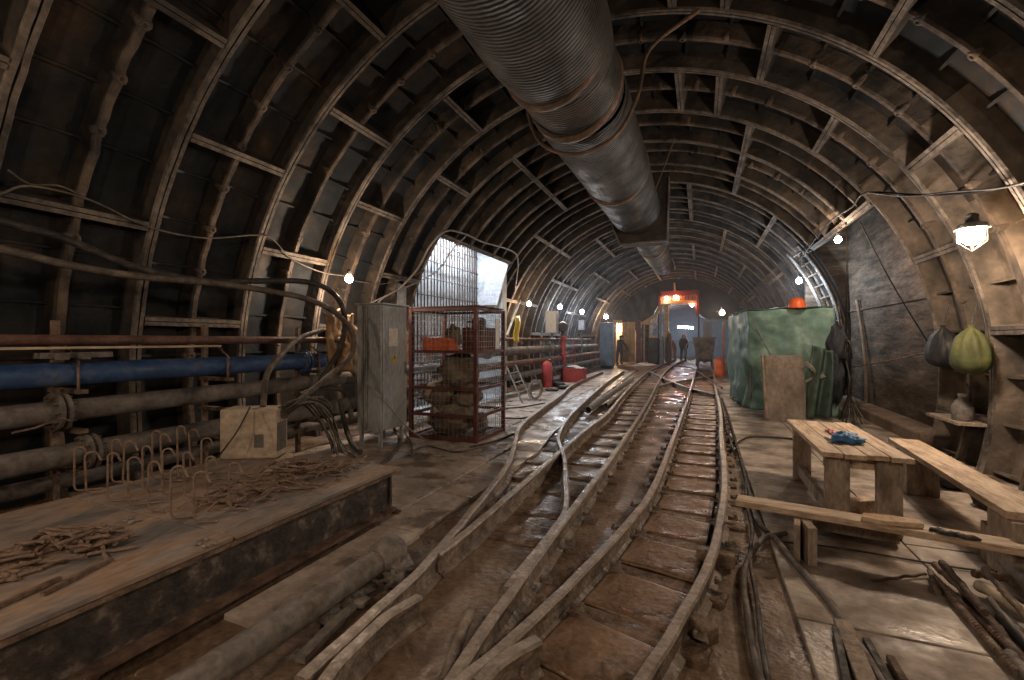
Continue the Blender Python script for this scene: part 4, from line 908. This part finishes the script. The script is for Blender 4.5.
# mine wagon on right track
wy = 24.2; wx = .17
t = thing('mine_wagon', (wx, wy, .14), 'rusty mine wagon standing on the right hand track', 'wagon')
def tub(z0, z1, w0, w1, l0, l1):
    vs = [(wx - w0 / 2, wy - l0 / 2, z0), (wx + w0 / 2, wy - l0 / 2, z0), (wx + w0 / 2, wy + l0 / 2, z0), (wx - w0 / 2, wy + l0 / 2, z0), (wx - w1 / 2, wy - l1 / 2, z1), (wx + w1 / 2, wy - l1 / 2, z1), (wx + w1 / 2, wy + l1 / 2, z1), (wx - w1 / 2, wy + l1 / 2, z1)]
    return vs
b = MB(); b.add(tub(.5, 1.5, .72, .98, 1.3, 1.6), [(0, 3, 2, 1), (0, 1, 5, 4), (1, 2, 6, 5), (2, 3, 7, 6), (3, 0, 4, 7)]); b.build('tub', 'wagon', t, solid=.03)
MB().bb((wx - .52, wy - .83, 1.48), (wx + .52, wy - .77, 1.54)).bb((wx - .52, wy + .77, 1.48), (wx + .52, wy + .83, 1.54)).bb((wx - .53, wy - .8, 1.48), (wx - .47, wy + .8, 1.54)).bb((wx + .47, wy - .8, 1.48), (wx + .53, wy + .8, 1.54)).build('rim', 'wagon', t)
MB().bb((wx - .3, wy - .85, .38), (wx + .3, wy + .85, .5)).build('underframe', 'rustdark', t)
MB().lathe([(.09, 0), (.09, .06), (.04, .08)], (wx, wy - .86, .42), 10, axis=(0, -1, 0)).build('buffer', 'rustdark', t)
for sx in (-1, 1):
    for sy in (-1, 1): MB().lathe([(.02, -.05), (.16, -.05), (.16, -.01), (.19, 0), (.19, .02), (.03, .02)], (wx + sx * .32, wy + sy * .45, .32), 18, axis=(-sx, 0, 0), smooth=False).build('wheel', 'rustdark', t)

# ================================================================== people far away
def person(p, facing, label, coat, helmet='orange', lean=0., h=1.74, arm=.1):
    p = V(p); t = thing('person', p, label, 'person', None)
    me = bpy.data.meshes.new('body'); k = h / 1.74
    J = {'pel': (0, 0, .95), 'sp': (0, -.02 - lean * .3, 1.2), 'ch': (0, -.02 - lean * .8, 1.40), 'nk': (0, -lean - .02, 1.5), 'hd': (0, -lean * 1.2 - .04, 1.6), 'ht': (0, -lean * 1.25 - .03, 1.68),
         'sl': (.17, -lean * .8, 1.42), 'el': (.24, -lean - arm, 1.14), 'wl': (.2, -lean - arm * 2.6, .95), 'sr': (-.17, -lean * .8, 1.42), 'er': (-.25, -lean - arm * .5, 1.14), 'wr': (-.22, -lean - arm * 1.8, .9),
         'hl': (.1, 0, .9), 'kl': (.12, -.04, .5), 'al': (.12, .02, .09), 'fl': (.13, -.16, .04), 'hr': (-.1, 0, .9), 'kr': (-.13, .02, .5), 'ar': (-.14, .08, .09), 'fr': (-.15, -.1, .04), 'gl': (.19, -lean - arm * 3.2, .87), 'gr': (-.21, -lean - arm * 2.3, .82)}
    Rd = {'pel': .15, 'sp': .14, 'ch': .16, 'nk': .06, 'hd': .095, 'ht': .09, 'sl': .075, 'el': .055, 'wl': .04, 'sr': .075, 'er': .055, 'wr': .04, 'hl': .1, 'kl': .07, 'al': .055, 'fl': .045, 'hr': .1, 'kr': .07, 'ar': .055, 'fr': .045, 'gl': .035, 'gr': .035}
    nm = list(J); E_ = [('pel', 'sp'), ('sp', 'ch'), ('ch', 'nk'), ('nk', 'hd'), ('hd', 'ht'), ('ch', 'sl'), ('sl', 'el'), ('el', 'wl'), ('wl', 'gl'), ('ch', 'sr'), ('sr', 'er'), ('er', 'wr'), ('wr', 'gr'), ('pel', 'hl'), ('hl', 'kl'), ('kl', 'al'), ('al', 'fl'), ('pel', 'hr'), ('hr', 'kr'), ('kr', 'ar'), ('ar', 'fr')]
    me.from_pydata([V(J[x]) * k for x in nm], [(nm.index(a), nm.index(b_)) for a, b_ in E_], [])
    o = bpy.data.objects.new('body', me); C.objects.link(o); o.parent = t; t.rotation_euler = (0, 0, facing)
    me.materials.append(M[coat])
    sk = o.modifiers.new('skin', 'SKIN'); sk.use_smooth_shade = True
    for i, x in enumerate(nm): me.skin_vertices[0].data[i].radius = (Rd[x] * k * 1.3, Rd[x] * k * 1.1)
    me.skin_vertices[0].data[0].use_root = True
    ss = o.modifiers.new('sub', 'SUBSURF'); ss.levels = 1; ss.render_levels = 2
    WL[o.name] = V((0, 0, 0))
    hd = V(J['hd']) * k
    for nm_, mb_, m_ in (('face', MB().blob(hd + V((0, -.035, -.01)), (.075, .075, .1), .03, 14).lathe([(.02, 0), (.005, .03)], hd + V((0, -.105, -.01)), 6, axis=(0, -1, 0)), 'skinm'), ('hard_hat', MB().lathe([(.15, .035), (.125, .045), (.12, .09), (.085, .15), (.001, .17)], hd, 16, squash=(.95, 1.1)), helmet)):
        x = mb_.build(nm_, m_); x.parent = t
    return t
person(PY(683.5, 357, 32) * V((1, 1, 0)) if False else V((PY(683.5, 357, 31.5).x, 31.5, 0)), .2, 'person in dark clothes and orange hard hat standing between the far rails', 'cloth')
person(V((PY(674.5, 357, 31).x, 31, 0)), -1.2, 'person in brown jacket bending beside the far track', 'clothb', lean=.22, h=1.6)
person(V((PY(619.5, 360, 26.8).x, 26.8, 0)), .8, 'person in dark clothes leaning in the lit cabin doorway', 'cloth', 'rubber', lean=.12, h=1.65, arm=.16)

# ================================================================== green tarp shelter
A = G(746, 411, 0); Lb = G(729, 398, 0); Bf = V((2.22, 9.75, 0))
t = thing('tarp_shelter', (1.5, 10, 0), 'green tarpaulin covered shelter on the right side of the tunnel', 'shelter')
path = [Lb, A, Bf, Bf + V((.0, 1.6, 0))]
def along(f):
    ls = [(path[i + 1] - path[i]).length for i in range(3)]; T = sum(ls) * f
    for i in range(3):
        if T <= ls[i] or i == 2: return path[i].lerp(path[i + 1], min(1, T / ls[i])), i
        T -= ls[i]
ctr = V((1.5, 10.4, 0))
def tf(u_, v_):
    p, i = along(u_); out = (p - ctr).normalized(); s_ = u_ * 34
    z = 1.99 * (1 - v_) + (.03 + .12 * abs(NZ.noise(V((u_ * 9, 1, 0))))) * v_
    f = .05 * sin(s_ * 1.7 + 2 * NZ.noise(V((u_ * 6, v_ * 2, 3)))) * (.25 + v_ * 1.3) + .13 * NZ.noise(V((u_ * 7, v_ * 2.5, 0))) * (.4 + v_) + .04 * NZ.noise(V((u_ * 22, v_ * 9, 4)))
    if i == 1 and v_ > .55: f -= .05 * (v_ - .55) * sin(u_ * 60)
    sag = .05 * sin(u_ * 24) * (1 - v_)
    return p + out * (f - .08 * v_) + V((0, 0, z - abs(sag) * .5))
MB().grid(tf, 150, 40).build('tarpaulin_side', 'tarp', t, solid=.006)
def tt(u_, v_):
    p = (Lb.lerp(Bf + V((0, 1.6, 0)), u_)).lerp(A.lerp(Bf, u_), v_); return p + V((0, 0, 2.0 - .06 * sin(pi * u_ * 3) * sin(pi * v_) + .03 * NZ.noise(p * 3)))
MB().grid(tt, 30, 16).build('tarpaulin_top', 'tarp', t, solid=.006)
b = MB(); b.tube([Bf + V((-.1, .1, .03)), Bf + V((-.1, .1, 1.95))], .02, 8); b.tube([A + V((.1, .1, .03)), A + V((.1, .1, 1.95))], .02, 8)
b.tube([A + V((.15, -.06, 1.7)), A + V((.45, -.09, 1.05))], .01, 6); b.build('frame', 'paleplastic', t)
# leaning board
a_, c_ = G(768, 420, .03), G(807, 419, .03); n_ = V((0, .16, 0))
hh = 1.1
tag(MB().prism([a_, c_, c_ + V((-.02, .16, hh)), a_ + V((-.03, .16, hh))], (0, .035, 0)).build('leaning_board', 'leanb', base=a_, bev=.006), 'grey brown board leaning against the green tarp', 'board')
tag(MB().beam(a_ + V((-.02, .02, .02)), a_ + V((-.06, .2, hh)), .05, .05).build('wood_batten', 'woodd', base=a_, bev=.004), 'narrow batten standing at the left edge of the leaning board', 'batten')
tag(MB().beam(PY(806, 362, 9.35), PY(824, 378, 9.2), .12, .05).beam(PY(806, 382, 9.35), PY(822, 372, 9.25), .08, .04).build('plank_offcut', 'paleplastic', base=PY(806, 380, 9.3), bev=.004), 'pale planks nailed crosswise right of the leaning board', 'plank')
p = PY(797, 308, 9.9); t = thing('hard_hat', p, 'orange hard hat lying on top of the green tarp', 'hard hat')
MB().lathe([(.14, .0), (.145, .06), (.125, .13), (.075, .185), (.001, .2)], p, 18).build('shell', 'orange', t); MB().lathe([(.14, 0), (.175, -.006), (.175, .006), (.14, .012)], p, 18, squash=(.9, 1.1)).build('brim', 'orange', t)
# dark crumpled cloth right of tarp
p = PX(838, 350, 2.25)
tag(MB().blob(p, (.16, .3, .42), .5, 22, seed=2, freq=3).blob(p + V((-.05, -.1, -.5)), (.12, .22, .4), .5, 18, seed=7, freq=3).build('dark_sheet', 'cloth', base=p), 'dark blue crumpled sheet hanging right of the green tarp', 'sheet')
# green hanging flap
tag(MB().grid(lambda a, b_: PY(812 + 20 * a - 6 * b_ * (1 - a), 345 + 72 * b_ + 6 * a * (1 - b_), 9.25) + V((.0, .1 * sin(a * 10 + b_ * 3), 0)), 20, 24).build('tarp_flap', 'tarpdark', base=PY(815, 345, 9.2), solid=.006), 'loose green tarpaulin flap hanging over the right planks', 'tarpaulin')
# steel arch at far side of the right recess
t = thing('steel_arch', ringpt(3.85, 0, 12), 'pale curved steel arch of two tubes with rungs right of the tarp', 'arch')
for dy, rr, m_ in ((-.15, 3.86, 'gpipe'), (-.15, 4.12, 'gpipe')):
    MB().tube([ringpt(rr, -12 + i * 2, 12.0 + dy) for i in range(26)], .035, 8).build('tube', m_, t)
for i in range(12): MB().tube([ringpt(3.86, -8 + i * 4, 11.85), ringpt(4.12, -8 + i * 4, 11.85)], .02, 6).build('rung', 'gpipe2', t)

# ================================================================== bags, shelf on right wall
def bag(c, r, m, label, seed, name, knot=.14):
    c = V(c); t = thing(name, c - V((0, 0, r[2])), label, 'bag')
    b = MB(); nn = 40; vs = []; pr = [(.02, -1.), (.45, -.97), (.8, -.82), (.97, -.55), (1., -.25), (.98, .05), (.92, .35), (.82, .6), (.66, .85), (.44, 1.05), (.24, 1.2), (.13, 1.32), (.16, 1.44)]
    for k, (q, z) in enumerate(pr):
        for j in range(nn):
            a = 2 * pi * j / nn; u_ = V((cos(a), sin(a), z))
            f = q * (1 + .10 * NZ.noise(u_ * 1.6 + V((seed, 0, 0))) + (.05 + .09 * max(0, z)) * sin(a * 9 + seed + 2 * NZ.noise(u_ * 2 + V((seed, 3, 0)))) * (z > -.7))
            vs.append(c + V((f * r[0] * cos(a), f * r[1] * sin(a), r[2] * z)))
    b.add(vs, [(i * nn + j, i * nn + (j + 1) % nn, (i + 1) * nn + (j + 1) % nn, (i + 1) * nn + j) for i in range(len(pr) - 1) for j in range(nn)] , 0, True)
    b.add(vs[:nn], [tuple(range(nn))[::-1]]); b.add(vs[-nn:], [tuple(range(nn))])
    b.build('bag_body', m, t)
    MB().tube([c + V((0, 0, r[2] * 1.35)), c + V((.05, .0, r[2] * 1.4 + .22))], .006, 5).build('cord', 'rubber', t)
bag(PX(943, 350, 2.6), (.14, .22, .2), 'blackbag', 'black bag hanging on the right wall beside the green bag', 2, 'black_bag')
bag(PX(971, 354, 2.56), (.15, .19, .21), 'greenbag', 'olive green bag hanging on the right wall', 5, 'green_bag')
a_ = V((2.3, 6.3, .66)); tag(MB().bb((2.5, 6.22, .5), (2.78, 6.95, .53)).build('wooden_shelf', 'woodd', base=(2.5, 6.3, .5)), 'grey wooden shelf board fixed low between the ribs under the bags', 'shelf')
p = V((2.62, 6.42, .53)); t = thing('plastic_jug', p, 'cloudy plastic jug standing on the shelf under the green bag', 'jug')
MB().lathe([(.08, 0), (.09, .02), (.09, .15), (.06, .2), (.035, .23), (.035, .26)], p, 16, jit=.1).build('jug_body', 'gpipe2', t); MB().lathe([(.04, .26), (.04, .29), (.01, .295)], p, 10).build('cap', 'cream', t)
for i, (x, y, r_) in enumerate(((2.15, 5.5, .15), (2.2, 4.9, .12))):
    tag(MB().blob((x, y, .03 + r_ * .6), (r_, r_ * 1.2, r_ * .8), .35, 16, seed=i + 3, flat=.03).build('rubbish_bag', 'blackbag', base=(x, y, .03)), ['dark lumpy bag on the floor under the shelf, farther one', 'dark lumpy bag on the floor under the bench, nearer one'][i], 'bag')

# ================================================================== table and benches
TZ = .6
t = thing('wooden_table', (1.1, 4.5, 0), 'rough fresh timber table with a blue bag on top', 'table')
xL, xR, yN, yF = .80, 1.335, 3.86, 5.3
nb = 4; wdt = (xR - xL) / nb
for i in range(nb): MB().bb((xL + i * wdt + .003, yN + [0, -.02, .015, -.005][i], TZ - .035), (xL + (i + 1) * wdt - .003, yF + [.02, 0, -.03, .01][i], TZ)).build('top_plank', 'wood', t, bev=.004)
for (x, y) in ((xL + .04, yN + .08), (xR - .19, yN + .08), (xL + .04, yF - .12), (xR - .19, yF - .12)): MB().bb((x, y, .03), (x + .15, y + .045, TZ - .035)).build('leg', 'woodd', t, bev=.004)
MB().bb((xL + .04, yN + .13, TZ - .13), (xR - .04, yN + .16, TZ - .04)).build('apron', 'wood', t); MB().bb((xL + .04, yF - .16, TZ - .13), (xR - .04, yF - .13, TZ - .04)).build('apron', 'wood', t)
MB().bb((xL + .07, yN + .1, .1), (xL + .11, yF - .1, .19)).build('stretcher', 'woodd', t)
p = G(847, 439, TZ + .03); tag(MB().blob(p, (.1, .08, .045), .45, 26, seed=11, freq=3, flat=TZ + .001).build('plastic_bag', 'bluebag', base=p), 'crumpled blue plastic bag lying on the timber table', 'bag')
p = G(830, 433, TZ); t = thing('pliers', p, 'red handled pliers lying beside the blue bag on the table', 'pliers')
b = MB(); b.tube([p + V((-.02, .06, .012)), p + V((0, .0, .012)), p + V((.02, -.08, .01))], .009, 6).tube([p + V((.03, .05, .012)), p + V((0, 0, .014)), p + V((-.01, -.09, .01))], .009, 6); b.build('handle', 'redb', t)
MB().tube([p + V((-.01, .02, .012)), p + V((.005, .1, .012))], [.014, .006], 6).build('jaw', 'chrome', t)
p = G(831, 440, TZ); tag(MB().tube([p + V((-.03, .05, .01)), p + V((.0, -.06, .01))], .008, 6).build('steel_spoon', 'chrome', base=p), 'small metal tool on the table before the pliers', 'tool')
# timber box block beneath the table
tag(MB().beam(G(752 + 60, 520, .1), G(898, 534, .1), .11, .1).build('timber_block', 'woodd', base=G(812, 520, .05), bev=.006), 'dirty square timber lying behind the low front bench', 'timber block')
tag(MB().box(G(862, 505, .09), (.16, .1, .1), .6).build('wood_offcut', 'wood', base=G(862, 505, .04), bev=.005), 'small fresh timber offcut lying under the table', 'offcut')
# front low bench
BZ = .3
A = G(737, 497, BZ); B_ = G(1060, 551, BZ)
t = thing('front_bench', A.lerp(B_, .3) * V((1, 1, 0)), 'long low plank bench crossing in front of the table', 'bench')
MB().beam(A - V((0, 0, .02)), B_ - V((0, 0, .02)), .15, .04).build('seat_plank', 'woodx', t, bev=.004)
p = G(797, 560, .03); d = (B_ - A).normalized()
ang = atan2(d.y, d.x); nb_ = V((-d.y, d.x, 0))
c = G(797, 561, .03) + nb_ * .06
MB().box((c.x, c.y, .03 + (BZ - .07) / 2), (.035, .15, BZ - .07), ang).build('leg', 'woodd', t, bev=.004)
c = c + d * .06 - nb_ * .01
MB().box((c.x, c.y, .03 + (BZ - .07) / 2), (.05, .17, BZ - .07), ang + .25).build('leg', 'woodd', t, bev=.004)
c = G(1022, 566, .03) - nb_ * .02
MB().box((c.x, c.y, .03 + (BZ - .07) / 2), (.34, .14, BZ - .07), ang).build('leg_block', 'woodd', t, bev=.006)
A2_ = A.lerp(B_, .42) ; 
b = MB(); c0 = G(860, 519, BZ + .002); c1 = G(921, 526, BZ + .002); dd = (c1 - c0).normalized(); nn_ = V((-dd.y, dd.x, 0))
L_ = (c1 - c0).length
b.prism([c0 - nn_ * .03, c0 + dd * L_ * .3 - nn_ * .07, c1 - nn_ * .04, c1 + nn_ * .03, c0 + dd * L_ * .6 + nn_ * .06, c0 + dd * L_ * .1 + nn_ * .05], (0, 0, .028))
tag(b.build('split_board', 'chip', base=c0, bev=.004), 'split board end with orange broken wood lying on the front bench', 'board')
p = G(955, 534, BZ); b = MB()
for k, (du_, dv_, w_) in enumerate(((937, 530, .035), (945, 533, .03), (952, 534, .045), (961, 536, .03), (969, 538, .045))):
    b.blob(G(du_, dv_, BZ + .008), (w_, .025, .014), .5, 12, seed=k, freq=3, flat=BZ + .001)
tag(b.build('dirty_rag', 'rubber', base=p), 'dark dirty shreds of rag lying along the front bench', 'rag')
# right long bench
SZ = .43
q0, q1, q2, q3 = G(888, 437.5, SZ), G(926, 441, SZ), G(1040, 497, SZ), G(1006, 511, SZ)
t = thing('side_bench', V((1.75, 3.6, 0)), 'long thick plank bench along the right wall beside the table', 'bench')
dirv = (q3 - q0).normalized(); q3b = q3 + dirv * .0; wv_ = (q1 - q0); wv_ = wv_ - dirv * wv_.dot(dirv); wv_ = wv_.normalized() * .24
MB().prism([q0 - V((0, 0, .045)), q3 - V((0, 0, .045)), q3 + wv_ - V((0, 0, .045)), q0 + wv_ - V((0, 0, .045))], (0, 0, .045)).build('seat_plank', 'wood', t, bev=.004)
for f in (.12, .9):
    c = q0.lerp(q3, f); MB().prism([V((p_.x, p_.y, .03)) for p_ in (c, c + dirv * .28, c + dirv * .28 + wv_ * .95, c + wv_ * .95)], (0, 0, SZ - .075)).build('leg_block', 'woodd', t, bev=.006)
# ================================================================== pile of pipes and bars bottom right
pile = [((938, 583), (1018, 674), .018, 'rust', .05, 'ribbed rusty bar, lowest along the front of the pile'), ((946, 588), (1026, 664), .016, 'rustdark', .055, 'brown bar just behind the ribbed one in the pile'), ((963, 588), (1032, 672), .022, 'rustdark', .06, 'dark brown pipe in the middle of the pile'), ((935, 565), (972, 598), .02, 'rust', .09, 'short splintered stake at the left tip of the pile'), ((942, 562), (985, 612), .017, 'rustdark', .12, 'second splintered stake leaning over the first'), ((1001, 557), (1050, 606), .04, 'gpipe2', .11, 'thick dusty pipe at the top right of the pile'), ((979, 585), (1045, 624), .03, 'cream', .11, 'cream coloured pipe slanting across the pile'), ((973, 573), (1008, 578), .022, 'rustdark', .09, 'brown round stick lying behind the cream pipe'), ((1003, 618), (1040, 655), .03, 'rubber', .08, 'black pipe end between the brown bars'), ((990, 600), (1050, 668), .014, 'gpipe', .1, 'thin grey rod crossing the pile'), ((871, 581), (926, 574), .008, 'rustdark', .04, 'thin stick poking out left of the pile'), ((930, 572), (938, 592), .014, 'rust', .06, 'short upright rod end at the left tip of the pile'), ((985, 570), (1046, 640), .015, 'rust', .15, 'reddish bar lying on top of the pile'), ((1010, 655), (1040, 690), .025, 'gpipe2', .06, 'pale pipe end in the bottom right corner')]
for a_, c_, r_, m_, z_, lab in pile:
    A, B_ = G(*a_, z_), G(*c_, z_ * .75 + .02); n = 10; pts = [A.lerp(B_, i / n) + V((0, 0, .004 * sin(i * 2 + r_ * 999))) for i in range(n + 1)]
    b = MB().tube(pts, [r_ * (1 + .12 * NZ.noise(V((i * .8, r_ * 100, 0)))) for i in range(n + 1)], 10)
    if 'ribbed' in lab:
        L_ = (B_ - A).length; dd = (B_ - A).normalized()
        for k in range(int(L_ / .022)): b.lathe([(r_, -.003), (r_ + .0035, 0), (r_, .003)], A + dd * (.01 + k * .022), 8, axis=dd + V((.3, 0, 0)))
    tag(b.build('steel_bar' if m_ in ('rust', 'rustdark') else 'pipe_offcut', m_, base=A), lab, 'bar' if m_ in ('rust', 'rustdark') else 'pipe', 'pile of bars and pipes in the right corner')
# planks bottom right
for a_, c_, w_, m_, lab in (((842, 622), (870, 690), .07, 'woodd', 'narrow grey board pointing at the viewer at the bottom'), ((836, 630), (848, 690), .03, 'rubber', 'dark strip beside the grey board at the bottom'), ((866, 640), (893, 690), .03, 'rubber', 'dark wedge right of the grey board at the bottom'), ((890, 658), (905, 684), .03, 'rustdark', 'rusty bar end at the bottom right of the board')):
    A, B_ = G(*a_, .05), G(*c_, .05); tag(MB().beam(A, B_, w_, .03).build('floor_batten', m_, base=A, bev=.004), lab, 'batten')
# hoses on the right floor
def fl_h(pl, r, m, lab, z=.045): cable('floor_hose', [G(u, v, z) for u, v in pl], r, m, lab, 'hose')
fl_h([(786, 533), (776, 535), (764, 538), (752, 553), (745, 568), (744, 590), (747, 610), (752, 645), (764, 690)], .017, 'rubberd', 'dusty hose bending down from the bench leg towards the viewer')
fl_h([(768, 535), (776, 539), (788, 554), (812, 582), (830, 602), (846, 626), (862, 650), (888, 690)], .019, 'gpipe2', 'thick grey hose slanting right across the concrete floor')
fl_h([(722, 398), (728, 415), (735, 439), (744, 471), (750, 495), (756, 519), (768, 533)], .018, 'rubber', 'black hose running beside the right rail to the bench')
fl_h([(745, 470), (747, 505), (752, 530), (750, 560), (757, 600), (761, 640), (770, 690)], .012, 'rubber', 'thin black cable lying next to the bending hose')
fl_h([(735, 446), (740, 441), (750, 437), (770, 437), (794, 439)], .014, 'rubber', 'black hose looping towards the table from the rails')
fl_h([(775, 541), (840, 548), (900, 558), (960, 568), (1000, 572)], .006, 'rubber', 'thin black wire under the front bench', .04)
fl_h([(712, 372), (717, 392), (722, 405), (727, 430), (734, 452)], .02, 'rubber', 'black hose hugging the far part of the right rail')
fl_h([(655, 372), (668, 366), (690, 368), (708, 378), (722, 388)], .025, 'rubber', 'thick black hose lying across the far tracks', .168)
hm = bpy.data.materials.new('dust_haze'); hm.use_nodes = True; nt = hm.node_tree; nt.nodes.remove(nt.nodes['Principled BSDF'])
vs = nt.nodes.new('ShaderNodeVolumeScatter'); vs.inputs['Density'].default_value = .0055; vs.inputs['Color'].default_value = (.85, .9, 1, 1)
nt.links.new(vs.outputs[0], nt.nodes['Material Output'].inputs['Volume']); M['haze'] = hm
hz = MB().bb((-5.6, 11., .3), (3.3, 39.9, 5.3)).build('dust_haze', 'haze', base=(-1, 11, .3)); tag(hz, 'thin bluish dust haze filling the far end of the tunnel', 'haze', kind='stuff')
# ------------------------------------------------------------------ camera, world, view
cam = bpy.data.cameras.new('Camera'); co = bpy.data.objects.new('Camera', cam); C.objects.link(co)
cam.sensor_fit = 'HORIZONTAL'; cam.sensor_width = 36; cam.lens = 36 * FPX / 1024; cam.clip_start = .05; cam.clip_end = 200
co.location = (0, 0, H); co.rotation_euler = (pi / 2, 0, YAW)
S = bpy.context.scene; S.camera = co
w = bpy.data.worlds.new('World'); S.world = w; w.use_nodes = True
w.node_tree.nodes['Background'].inputs[0].default_value = (.02, .018, .016, 1); w.node_tree.nodes['Background'].inputs[1].default_value = .2
S.view_settings.view_transform = 'Standard'; S.view_settings.look = 'None'; S.view_settings.gamma = 1; S.view_settings.use_curve_mapping = False
S.view_settings.exposure = 1.08
S.cycles.use_denoising = True
S.cycles.max_bounces = 8; S.cycles.diffuse_bounces = 5; S.cycles.sample_clamp_indirect = 6
